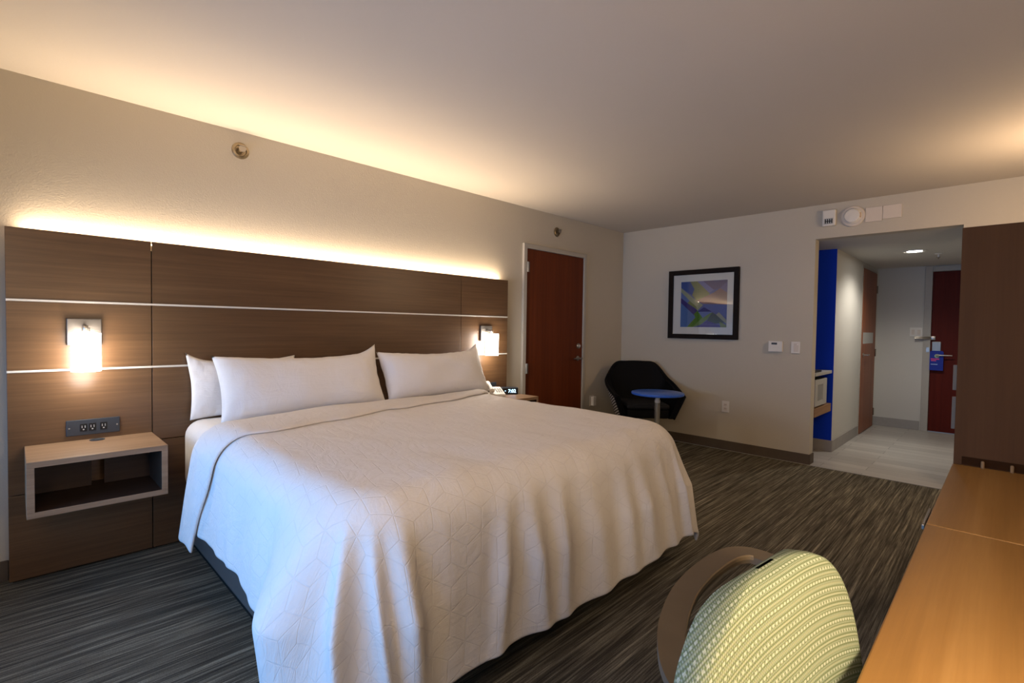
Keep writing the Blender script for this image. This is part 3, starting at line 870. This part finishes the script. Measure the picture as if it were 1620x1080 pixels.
# ------------------------------------------------------------------ green task chair
tc = thing('task_chair', 'green woven task chair with a brown hoop arm, turned toward the desk', 'office chair', (0.80, 0.10, 0))
BC = Vector((0.795, 0.335 - 0.12 * 0.795 , 0))
def back_pt(a, z, off=0.0):
    """a: across (m, right positive) from the middle; z: height"""
    x = 0.768 + a
    y = 0.329 - 0.118 * x - 0.153 * (0.9 - z)
    n = Vector((-0.118, -1, 0.153)).normalized()
    return Vector((x, y, z)) + n * off
def halfw(z):   # half width at a height, rounded top
    zt, zc, w = 0.930, 0.714, 0.257
    if z <= zc: return w + 0.11 * (zc - z) * (1 if z > .55 else 1 - ((.55 - z) / .11) ** 2 * 0.9)
    k = (z - zc) / (zt - zc)
    return w * (1 - k ** 2.57) ** (1 / 2.57)
b = BM()
NA, NZ = 40, 36
def backsurf(side):
    def f(u, v):
        k = 1 - (1 - v) ** 1.7
        z = 0.44 + (0.9298 - 0.44) * k
        w = halfw(z); a = (2 * u - 1)
        edge = min(1.0, (1 - abs(a)) / 0.13) if abs(a) < 1 else 0
        edge = min(edge, min(1.0, (0.930 - z) / 0.035))
        pz = math.sqrt(max(0.0, 1 - (1 - edge) ** 2))
        return back_pt(a * w, z, 0.002 + (0.024 * pz if side > 0 else -0.024 * pz))
    return f
def back_uv(u, v):
    k = 1 - (1 - v) ** 1.7
    z = 0.44 + (0.9298 - 0.44) * k
    a = (2 * u - 1) * halfw(z)
    return (a, z + 0.9 * max(0, abs(a) - 0.04) ** 2)
def rim_uv(side):
    def f(u, v):
        uu, vv = back_uv(u, v)
        off = (backsurf(side)(u, v) - back_pt(0, 0.8)).dot(Vector((-0.118, -1, 0.153)).normalized())
        k = (0.026 - off)
        return (uu + (k if uu > 0 else -k), vv + k)
    return f
grid(b, backsurf(1), NA, NZ, rim_uv(1)); grid(b, backsurf(-1), NA, NZ, rim_uv(-1))
bmesh.ops.remove_doubles(b, verts=b.verts, dist=0.0003)
obj('backrest', b, M['weave'], tc, True)
# hoop arm
HZ = 0.80
outer = spline([(0.575, 0.225, HZ), (0.592, 0.275, HZ), (0.616, 0.312, HZ), (0.66, 0.348, HZ), (0.733, 0.386, HZ), (0.84, 0.418, HZ), (0.952, 0.430, HZ), (1.06, 0.424, HZ), (1.115, 0.395, HZ), (1.125, 0.345, HZ), (1.10, 0.290, HZ), (1.05, 0.245, HZ)], 6)
b = BM(); bi = BM()
def band(bm, pts, w0, w1, th, tilt=0.0):
    rings = []
    n = len(pts)
    for i, p in enumerate(pts):
        d = (pts[min(i + 1, n - 1)] - pts[max(i - 1, 0)]).normalized()
        inn = Vector((d.y, -d.x, 0)).normalized()
        a = p + inn * w0; c = p + inn * w1
        rings.append([bm.verts.new(a + Vector((0, 0, -th))), bm.verts.new(a), bm.verts.new(c + Vector((0, 0, tilt))), bm.verts.new(c + Vector((0, 0, tilt - th)))])
    for a, c in zip(rings, rings[1:]):
        for k in range(4): bm.faces.new((a[k], a[(k + 1) % 4], c[(k + 1) % 4], c[k]))
    bm.faces.new(rings[0]); bm.faces.new(list(reversed(rings[-1])))
band(b, outer, 0.0, 0.041, 0.014, -0.004)
hoop = obj('hoop_arm', b, M['hoop'], tc, 'auto', lambda o: None)
band(bi, outer[14:52], 0.0412, 0.0432, 0.007, -0.002)
obj('tan_edging', bi, M['hoopedge'], hoop, 'auto')
for (p, q_) in (((0.600, 0.235, HZ - .03), (0.63, 0.247, 0.74)), ((1.045, 0.235, HZ - .018), (1.0, 0.195, 0.745))):
    b = BM(); tube(b, [p, q_], 0.012, 10); obj('bracket', b, M['black'], tc, True)
b = BM(); box(b, 0.56, 1.03, -0.30, 0.185, 0.42, 0.50, 0.035, 4); obj('seat', b, M['weave'], tc, True)
b = BM(); tube(b, [(0.78, 0.21, 0.46), (0.78, 0.14, 0.40), (0.78, 0.0, 0.39)], 0.022, 12); lathe(b, [(0, 0), (.03, 0), (.03, .16), (.022, .16), (.022, .33), (0, .33)], (0.79, -0.05, 0.085), (0, 0, 1), 20)
obj('gas_column', b, M['black'], tc, 'auto')
for k in range(5):
    a = 2 * PI * k / 5 + 0.3
    c = Vector((0.79, -0.05, 0))
    dd = Vector((math.cos(a), math.sin(a), 0))
    b = BM(); tube(b, [c + Vector((0, 0, .10)), c + dd * 0.27 + Vector((0, 0, .07))], 0.02, 10, [0.024, 0.014]); lg = obj('base_arm', b, M['black'], tc, True)
    b = BM(); lathe(b, [(0, -.018), (.027, -.018), (.029, 0), (.027, .018), (0, .018)], c + dd * 0.275 + Vector((0, 0, .0295)), dd.cross(Vector((0, 0, 1))), 20); obj('caster', b, M['black'], lg, 'auto')

# ------------------------------------------------------------------ lounge chair in the corner
lcx, lcy = 4.87, 2.83
lc = thing('lounge_chair', 'black tub lounge chair with striped outer shell in the far corner', 'armchair', (lcx, lcy, 0), math.radians(-45))
# local frame: front is -y, right (seen from the front) is +x when facing it from the room: x -> along (1,-1)/sqrt2
def plan(u):
    """U outline from left-front around the back to right-front; returns base xy, top xy, top z"""
    key = [(-0.275, -0.27, -0.37, -0.31, 0.575), (-0.28, -0.10, -0.385, -0.12, 0.61), (-0.275, 0.10, -0.385, 0.10, 0.665), (-0.24, 0.22, -0.35, 0.24, 0.72),
           (-0.17, 0.265, -0.235, 0.34, 0.865), (-0.08, 0.275, -0.10, 0.365, 0.885), (0.08, 0.275, 0.10, 0.365, 0.885), (0.17, 0.265, 0.235, 0.34, 0.865),
           (0.24, 0.22, 0.35, 0.24, 0.72), (0.275, 0.10, 0.385, 0.10, 0.665), (0.28, -0.10, 0.385, -0.12, 0.61), (0.275, -0.27, 0.37, -0.31, 0.575)]
    f = u * (len(key) - 1); i = min(int(f), len(key) - 2); t = f - i
    def cr(k):
        p0, p1, p2, p3 = key[max(i - 1, 0)][k], key[i][k], key[i + 1][k], key[min(i + 2, len(key) - 1)][k]
        return 0.5 * (2 * p1 + (p2 - p0) * t + (2 * p0 - 5 * p1 + 4 * p2 - p3) * t * t + (3 * p1 - p0 - 3 * p2 + p3) * t ** 3)
    return [cr(k) for k in range(5)]
ZB = 0.335
def shell_pt(u, v, inset):
    bx, by, tx, ty, tz = plan(u)
    p = Vector((bx + (tx - bx) * v, by + (ty - by) * v, ZB + (tz - ZB) * v))
    du = 0.01
    a, c = plan(max(0, u - du)), plan(min(1, u + du))
    tan = Vector((c[2] - a[2], c[3] - a[3], 0)).normalized()
    n = Vector((tan.y, -tan.x, 0))
    if n.dot(Vector((p.x, p.y - 0.0, 0))) > 0: n = -n
    return p + n * inset
b = BM(); grid(b, lambda u, v: shell_pt(u, v, 0.0), 66, 12); grid(b, lambda u, v: shell_pt(u, v * .99, 0.012), 66, 12)
bmesh.ops.recalc_face_normals(b, faces=b.faces)
obj('outer_shell', loc_bm(b, lc), M['stripe'], lc, True)
b = BM()
vi = grid(b, lambda u, v: shell_pt(u, v, 0.02), 66, 12); vo = grid(b, lambda u, v: shell_pt(u, v, 0.058), 66, 12)
for i in range(66): b.faces.new((vi[12][i], vi[12][i + 1], vo[12][i + 1], vo[12][i]))
for i in range(66): b.faces.new((vi[0][i], vi[0][i + 1], vo[0][i + 1], vo[0][i]))
for j in range(12):
    b.faces.new((vi[j][0], vi[j + 1][0], vo[j + 1][0], vo[j][0])); b.faces.new((vi[j][66], vi[j + 1][66], vo[j + 1][66], vo[j][66]))
obj('inner_shell', loc_bm(b, lc), M['blackfab'], lc, 'auto')
wp = [shell_pt(0, k / 10, .012) for k in range(11)] + [shell_pt(k / 66, 1, .012) for k in range(1, 66)] + [shell_pt(1, 1 - k / 10, .012) for k in range(11)]
b = BM(); tube(b, wp, 0.017, 8); obj('edge_welt', loc_bm(b, lc), M['blackfab'], lc, True)
b = BM(); box(b, -0.222, 0.222, -0.26, 0.20, 0.335, 0.43, 0.02, 3); obj('seat_base', loc_bm(b, lc), M['blackfab'], lc, True)
b = BM(); box(b, -0.225, 0.225, -0.275, 0.205, 0.432, 0.485, 0.024, 4); obj('seat_cushion', loc_bm(b, lc), M['seatfab'], lc, True)
b = BM(); lathe(b, [(0, 0.014), (.022, .014), (.022, .32), (.06, .334), (0, .334)], (0, 0, 0), (0, 0, 1), 20); obj('swivel_column', loc_bm(b, lc), M['silver'], lc, 'auto')
for k in range(4):
    a = PI / 4 + PI / 2 * k
    b = BM(); tube(b, [(0, 0, .04), (math.cos(a) * .2, math.sin(a) * .2, .03), (math.cos(a) * .32, math.sin(a) * .32, .013)], .015, 10, [.02, .015, .012]); obj('leg', loc_bm(b, lc), M['silver'], lc, True)

# side table
st = thing('side_table', 'round blue pedestal side table in front of the black lounge chair', 'side table', (4.44, 2.41, 0))
b = BM(); lathe(b, [(0, .632), (.235, .632), (.247, .637), (.25, .648), (.248, .656), (.244, .658), (0, .658)], (4.44, 2.41, 0), (0, 0, 1), 64); obj('table_top', b, M['tblue'], st, 'auto')
b = BM(); lathe(b, [(0, .012), (.026, .012), (.026, .555), (0, .555)], (4.44, 2.41, 0), (0, 0, 1), 24); post = obj('post', b, M['silver'], st, 'auto')
b = BM(); lathe(b, [(.021, .53), (.021, .632), (0, .632)], (4.44, 2.41, 0), (0, 0, 1), 24); lathe(b, [(.027, .556), (.027, .584), (0, .584)], (4.44, 2.41, 0), (0, 0, 1), 24); obj('upper_sleeve', b, M['white'], post, 'auto')
b = BM(); lathe(b, [(0, 0), (.2, 0), (.2, .006), (.19, .012), (0, .012)], (4.44, 2.41, 0), (0, 0, 1), 48); obj('foot_disc', b, M['silver'], st, 'auto')

# ------------------------------------------------------------------ picture
pc = thing('framed_picture', 'framed abstract print of blue and green diagonals on the far wall', 'picture', (XB, 2.385, 1.17))
py0, py1, pz0, pz1 = 2.002, 2.786, 1.172, 1.936
fwid = 0.052
b = BM()
xo, xi = XB - 0.035, XB - 0.001
box(b, xo, xi, py0, py0 + fwid, pz0, pz1, .003); box(b, xo, xi, py1 - fwid, py1, pz0, pz1, .003)
box(b, xo, xi, py0 + fwid, py1 - fwid, pz0, pz0 + fwid, .003); box(b, xo, xi, py0 + fwid, py1 - fwid, pz1 - fwid, pz1, .003)
obj('frame', b, M['frame'], pc)
b = BM(); box(b, XB - 0.012, XB - 0.008, py0 + fwid - .004, py1 - fwid + .004, pz0 + fwid - .004, pz1 - fwid + .004); obj('mat_board', b, M['matboard'], pc)
ay1, ay0, az0, az1 = 2.643, 2.126, 1.302, 1.808       # left / right in view
cols_ = [(104, 110, 160), (56, 84, 152), (136, 140, 92), (132, 132, 178), (116, 104, 132), (126, 116, 152), (152, 120, 114), (162, 168, 136),
         (92, 118, 176), (48, 42, 114), (122, 132, 78), (72, 110, 168), (86, 130, 40), (122, 148, 84), (48, 48, 116), (114, 130, 182),
         (104, 116, 172), (168, 168, 142), (90, 100, 94), (90, 84, 142), (132, 142, 90)]
polys = [[(0, 0), (1, 0), (1, 1), (0, 1)], [(0, 0), (.2, 0), (.42, .3), (.25, .3), (0, .13)], [(.2, 0), (.36, 0), (.64, .27), (.55, .38), (.35, .42), (.25, .3), (.3, .17)],
         [(.36, 0), (.48, 0), (.74, .2), (.62, .26)], [(.48, 0), (1, 0), (1, .03), (.85, .17), (.72, .2)], [(1, .03), (1, .27), (.85, .17)],
         [(.72, .26), (.85, .17), (1, .27), (1, .52), (.5, .5), (.36, .42)], [(0, .13), (.35, .42), (.5, .52), (.38, .64), (.3, .55), (0, .22)],
         [(0, .22), (.2, .42), (.15, .47), (0, .35)], [(0, .35), (.15, .47), (.38, .63), (.3, .74), (0, .46)], [(.2, .42), (.35, .55), (.38, .62), (.15, .47)],
         [(0, .46), (.34, .77), (.15, 1), (0, 1)], [(.3, .72), (.38, .64), (.5, .78), (.28, 1), (.15, 1), (.34, .79)], [(.5, .78), (.7, .68), (.6, .83), (.45, .95), (.28, 1)],
         [(.52, .57), (.69, .665), (.38, .665)], [(.40, .667), (.7, .667), (.5, .8)], [(.5, .5), (1, .52), (1, .8), (.83, .68), (.7, .667), (.55, .57)],
         [(.78, .73), (.84, .68), (1, .85), (1, .93)], [(.7, .68), (.78, .73), (.96, .9), (.72, .93), (.58, .88)], [(.45, .95), (.6, .86), (.85, .95), (.9, 1), (.4, 1)],
         [(.85, .88), (1, .95), (1, 1), (.88, 1)]]
b = BM(); mats = []
for i, (pl, cc) in enumerate(zip(polys, cols_)):
    mats.append(plain('print_colour', tuple(int(c * 0.82 + 14) for c in cc), 0.7, var=0.02, spec=0.1))
    x = XB - 0.0122 - 0.00012 * i
    fc = b.faces.new([b.verts.new((x, ay1 + (ay0 - ay1) * u, az1 + (az0 - az1) * v)) for u, v in pl]); fc.material_index = i
for f in b.faces:
    f.normal_update()
    if f.normal.x > 0: f.normal_flip()
obj('print', b, mats, pc, fix=False)
b = BM(); box(b, XB - 0.0215, XB - 0.0190, py0 + fwid - .004, py1 - fwid + .004, pz0 + fwid - .004, pz1 - fwid + .004); obj('glass_pane', b, M['glass'], pc)

# ------------------------------------------------------------------ wall fittings
def sprinkler(x, z, label):
    t = thing('sprinkler_head', label, 'sprinkler', (x, YW, z), 0, 'wall sprinklers')
    b = BM(); lathe(b, [(0.030, 0.0), (0.050, 0.0), (0.050, 0.004), (0.042, 0.010), (0.034, 0.012), (0.031, 0.004)], (x, YW - .0003, z), (0, -1, 0), 36); obj('flange', b, M['brass'], t, 'auto')
    b = BM(); lathe(b, [(0, 0.0005), (0.030, 0.0005), (0.0295, .002), (0, .002)], (x, YW - .0003, z), (0, -1, 0), 30); obj('cup', b, plain('shadowed_cup_steel', (70, 60, 46), 0.4, 0.8), t)
    b = BM(); lathe(b, [(0, .002), (.013, .002), (.013, .018), (.008, .02), (.008, .034), (0, .034)], (x, YW, z), (0, -1, 0), 20)
    for s in (-1, 1): tube(b, [(x + s * .011, YW - .016, z), (x + s * .016, YW - .028, z), (x + s * .004, YW - .044, z)], .0028, 8)
    obj('nozzle', b, M['brass'], t, 'auto')
    b = BM(); lathe(b, [(0, .043), (.021, .043), (.021, .046), (0, .046)], (x, YW, z + .004), (0, -1, 0), 24); box(b, x - .02, x + .02, YW - .05, YW - .025, z + .018, z + .0205); obj('deflector', b, M['chrome'], t, 'auto')
sprinkler(1.012, 2.340, 'round wall sprinkler high above the left part of the headboard')
sprinkler(4.08, 2.283, 'small wall sprinkler above the wooden connecting door')

# strobe alarm
sa = thing('strobe_alarm', 'white square strobe alarm high on the wall, left of smoke detector', 'fire alarm', (XB, 1.21, 2.245))
b = BM(); box(b, XB - 0.045, XB - .0005, 1.155, 1.262, 2.245, 2.395, 0.012, 3); obj('housing', b, M['white'], sa)
b = BM(); box(b, XB - 0.0485, XB - 0.0452, 1.172, 1.245, 2.262, 2.315, 0.001); gr = obj('strobe_lens', b, M['ltgrey'], sa)
b = BM()
for k in range(4): box(b, XB - .0497, XB - .0487, 1.178 + k * .017, 1.186 + k * .017, 2.268, 2.309)
box(b, XB - .0497, XB - .0487, 1.178, 1.238, 2.285, 2.291)
obj('lens_grille', b, M['black'], gr)
# smoke detector
sd = thing('smoke_detector', 'round ivory smoke detector on wall above the hall opening', 'smoke detector', (XB, 1.028, 2.313))
b = BM(); lathe(b, [(0, 0), (.093, 0), (.093, .012), (.085, .02), (.07, .022)], (XB - .0005, 1.028, 2.313), (-1, 0, 0), 48); obj('mounting_ring', b, M['offwhite'], sd, 'auto')
b = BM(); lathe(b, [(.07, .0222), (.07, .03), (.055, .05), (.02, .055), (0, .055)], (XB, 1.028, 2.313), (-1, 0, 0), 48); sdh = obj('sensor_head', b, M['white'], sd, 'auto')
b = BM(); box(b, XB - .044, XB - .036, .962, .985, 2.29, 2.335, .002); obj('label_plate', b, plain('tan_label', (196, 160, 126), .6), sd)
# blank plates
for i, (y0, y1, z0, z1, lab) in enumerate(((0.812, 0.934, 2.246, 2.372, 'blank cover plate touching the round smoke detector'), (0.678, 0.8095, 2.258, 2.372, 'blank cover plate above the downlight end of hall opening'))):
    b = BM(); box(b, XB - 0.012, XB - .0005, y0, y1, z0, z1, 0.002)
    o = obj('blank_cover_plate', b, M['offwhite']); tag(o, lab, 'wall plate', 'blank plates above the hall opening'); origin_to(o, (XB - .006, (y0 + y1) / 2, z0))
# thermostat
th = thing('thermostat', 'white wall thermostat with small dark display beside the switch', 'thermostat', (XB, 1.635, 1.065))
b = BM(); box(b, XB - 0.03, XB - .0005, 1.572, 1.70, 1.066, 1.172, 0.004, 2); obj('housing', b, M['white'], th)
b = BM(); box(b, XB - 0.0312, XB - 0.0301, 1.62, 1.672, 1.137, 1.156, .0003); obj('display', b, M['charcoal'], th)
# card switch
sw = thing('switch_plate', 'white wall switch plate right of the thermostat', 'switch', (XB, 1.461, 1.055))
b = BM(); box(b, XB - 0.008, XB - .0005, 1.422, 1.50, 1.057, 1.170, 0.002); obj('plate', b, M['white'], sw)
b = BM(); box(b, XB - 0.0125, XB - 0.0081, 1.434, 1.475, 1.072, 1.155, 0.001); rk = obj('rocker', b, M['offwhite'], sw)
b = BM(); box(b, XB - 0.0135, XB - 0.0126, 1.437, 1.445, 1.140, 1.148); obj('indicator', b, M['redled'], rk)
# outlets
def outlet(name, label, o0, axis):
    """axis 'X' : plate on back wall (normal -x); 'Y': on headboard wall (normal -y)"""
    t = thing(name, label, 'outlet', o0)
    def bx(bm, a0, a1, d0, d1, z0, z1, bev=0):
        if axis == 'X': box(bm, o0[0] - d1, o0[0] - d0, o0[1] + a0, o0[1] + a1, z0, z1, bev)
        else: box(bm, o0[0] + a0, o0[0] + a1, o0[1] - d1, o0[1] - d0, z0, z1, bev)
    z = o0[2]
    b = BM(); bx(b, -.038, .038, .0005, .007, z, z + .12, .002); obj('plate', b, M['white'], t)
    for dz in (.028, .07):
        b = BM(); bx(b, -.017, .017, .0071, .0105, z + dz - .004, z + dz + .026, .001); s = obj('socket', b, M['offwhite'], t)
        b = BM()
        for a in (-.007, .005): bx(b, a, a + .002, .0106, .0112, z + dz + .008, z + dz + .019)
        obj('socket_slots', b, M['dark'], s)
    return t
outlet('wall_outlet', 'white wall outlet low on the far wall beneath the framed picture', (XB, 2.116, 0.398), 'X')
outlet('wall_outlet', 'white wall outlet between the connecting door and the black chair', (4.755, YW, 0.372), 'Y')
b = BM(); box(b, 4.728, 4.782, YW - .05, YW - .0115, .378, .482, .004); o = obj('plug_adapter', b, M['white']); tag(o, 'white plug-in adapter on the outlet near the connecting door', 'adapter'); origin_to(o, (4.755, YW - .03, .378))

# ------------------------------------------------------------------ hall fittings
b = BM(); box(b, AX0 + .005, AX1 - .005, HY + .012, AY - .005, 0.835, 0.866, 0.002); o = obj('counter_shelf', b, M['ltgrey']); tag(o, 'light grey upper shelf in the blue alcove', 'shelf', 'alcove shelves'); origin_to(o, (5.8, 1.6, .835))
b = BM(); box(b, AX0 + .005, AX1 - .005, HY + .012, AY - .005, 0.435, 0.518, 0.002); o = obj('wood_shelf', b, M['shelfwood']); tag(o, 'thick wooden shelf under the microwave in the blue alcove', 'shelf', 'alcove shelves'); origin_to(o, (5.8, 1.6, .435))
mw = thing('microwave', 'silver framed black microwave on the wooden alcove shelf', 'microwave', (5.74, 1.5, 0.5185))
b = BM(); box(b, 5.51, 5.965, 1.335, 1.70, 0.5295, 0.80, 0.004); obj('body', b, M['black'], mw)
for x in (5.53, 5.92):
    for y in (1.37, 1.66):
        b = BM(); lathe(b, [(0, 0), (.012, 0), (.012, .0105), (0, .0105)], (x, y, .5187), (0, 0, 1), 12); obj('foot', b, M['black'], mw)
b = BM()
for x0, x1, z0, z1 in ((5.515, 5.60, .535, .795), (5.80, 5.90, .535, .795), (5.60, 5.80, .535, .585), (5.60, 5.80, .745, .795)): box(b, x0, x1, 1.318, 1.3348, z0, z1, .001)
md = obj('door', b, M['ltgrey'], mw)
b = BM(); box(b, 5.601, 5.799, 1.322, 1.330, .586, .744); obj('door_window', b, M['mglass'], md)
b = BM(); box(b, 5.903, 5.962, 1.322, 1.3348, .535, .795, .001); obj('control_panel', b, M['ltgrey'], mw)
b = BM(); box(b, 5.55, 5.78, 1.33, 1.52, 0.8665, 0.884, 0.006); box(b, 5.57, 5.76, 1.35, 1.50, .884, .8855); o = obj('serving_tray', b, M['black']); tag(o, 'small black tray lying on the grey alcove shelf', 'tray'); origin_to(o, (5.66, 1.42, .8665))
# downlight and hall sprinkler
dlx, dly = 6.76, 0.735
dl = thing('ceiling_downlight', 'lit round recessed downlight in the hall ceiling', 'ceiling light', (dlx, dly, ZH))
b = BM(); lathe(b, [(.088, 0), (.105, 0), (.105, .006), (.09, .01), (.088, .006)], (dlx, dly, ZH - .0005), (0, 0, -1), 40); obj('trim_ring', b, M['white'], dl, 'auto')
b = BM(); lathe(b, [(0, .001), (.087, .001), (.087, .006), (0, .008)], (dlx, dly, ZH), (0, 0, -1), 40); obj('lens', b, M['dl'], dl, 'auto')
hs_ = thing('ceiling_sprinkler', 'small pendent sprinkler beside the downlight in the hall ceiling', 'sprinkler', (7.13, 0.57, ZH))
b = BM(); lathe(b, [(0, 0), (.035, 0), (.033, .006), (.015, .01), (.009, .012), (.009, .04), (0, .04)], (7.13, .57, ZH - .0005), (0, 0, -1), 24); obj('escutcheon', b, M['white'], hs_, 'auto')
b = BM(); lathe(b, [(0, .04), (.018, .04), (.018, .043), (.005, .043), (.005, .06), (0, .06)], (7.13, .57, ZH), (0, 0, -1), 20); obj('deflector', b, M['dchrome'], hs_, 'auto')
hsw = thing('light_switch', 'white light switch on hall end wall beside the entry door latch', 'switch', (HX, .865, 1.22))
b = BM(); box(b, HX - .008, HX - .0005, .80, .93, 1.225, 1.345, .002); obj('plate', b, M['white'], hsw)
for y in (.835, .895):
    b = BM(); box(b, HX - .013, HX - .0081, y - .016, y + .016, 1.252, 1.318, .001); obj('rocker', b, M['offwhite'], hsw)

# ------------------------------------------------------------------ lights
def area(name, loc, rot, sx, sy, power, col, spread=PI):
    l = bpy.data.lights.new(name, 'AREA'); l.shape = 'RECTANGLE'; l.size = sx; l.size_y = sy; l.energy = power; l.color = lin(col)[:3]; l.spread = spread
    o = bpy.data.objects.new(name, l); COL.objects.link(o); o.location = loc; o.rotation_euler = rot
    return o
def point(name, loc, power, col, r=0.06):
    l = bpy.data.lights.new(name, 'POINT'); l.energy = power; l.color = lin(col)[:3]; l.shadow_soft_size = r
    o = bpy.data.objects.new(name, l); COL.objects.link(o); o.location = loc
    return o
area('led_strip_light', (1.635, YH + 0.050, 1.696), (PI + 0.5, 0, 0), 3.2, 0.02, 16, (255, 226, 191))
# bulbs below/above each sconce shade
for s in (0.2585, 0.2585 + SHIFT):
    point('sconce_bulb_light', (s, YH - 0.135, 0.965), 0.8, (255, 248, 238), 0.05)
area('window_daylight', (XF - 0.03, (WY0 + WY1) / 2, (WZ0 + WZ1) / 2), (0, -PI / 2, 0), 1.0, 2.35, 12.5, (88, 172, 255), math.radians(120))
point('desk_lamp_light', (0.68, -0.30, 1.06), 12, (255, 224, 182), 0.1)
point('added_fill_light', (-0.55, 0.05, 1.85), 14, (255, 232, 207), 0.2)  # added warm fill behind the camera, no lamp known there
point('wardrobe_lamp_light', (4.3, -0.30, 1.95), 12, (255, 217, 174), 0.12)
l = bpy.data.lights.new('downlight_light', 'SPOT'); l.energy = 30; l.spot_size = math.radians(150); l.spot_blend = 0.6; l.color = lin((255, 246, 232))[:3]; l.shadow_soft_size = 0.08
o = bpy.data.objects.new('downlight_light', l); COL.objects.link(o); o.location = (dlx, dly, ZH - 0.02)

w = bpy.data.worlds.new('World'); scene.world = w; w.use_nodes = True
w.node_tree.nodes['Background'].inputs[0].default_value = (0.55, 0.72, 1.0, 1); w.node_tree.nodes['Background'].inputs[1].default_value = 0.4

# ------------------------------------------------------------------ camera
cd = bpy.data.cameras.new('camera'); cam = bpy.data.objects.new('camera', cd); COL.objects.link(cam)
cd.sensor_fit = 'HORIZONTAL'; cd.sensor_width = 36; cd.lens = 788.188 / 1620 * 36; cd.clip_start = 0.02
r = Vector((0.70625102, -0.70780585, 0.0148451)); u = Vector((0.00936986, 0.03031212, 0.99949656)); f = Vector((0.7078995, 0.70575637, -0.02804001))
cam.matrix_world = Matrix(((r.x, u.x, -f.x, 0), (r.y, u.y, -f.y, 0), (r.z, u.z, -f.z, 1.267), (0, 0, 0, 1)))
scene.camera = cam
vs = scene.view_settings
vs.view_transform = 'Standard'; vs.look = 'None'; vs.gamma = 1.0; vs.use_curve_mapping = False; vs.exposure = 1.15
scene.cycles.use_denoising = True
scene.cycles.max_bounces = 10; scene.cycles.diffuse_bounces = 6
scene.cycles.sample_clamp_indirect = 4.0
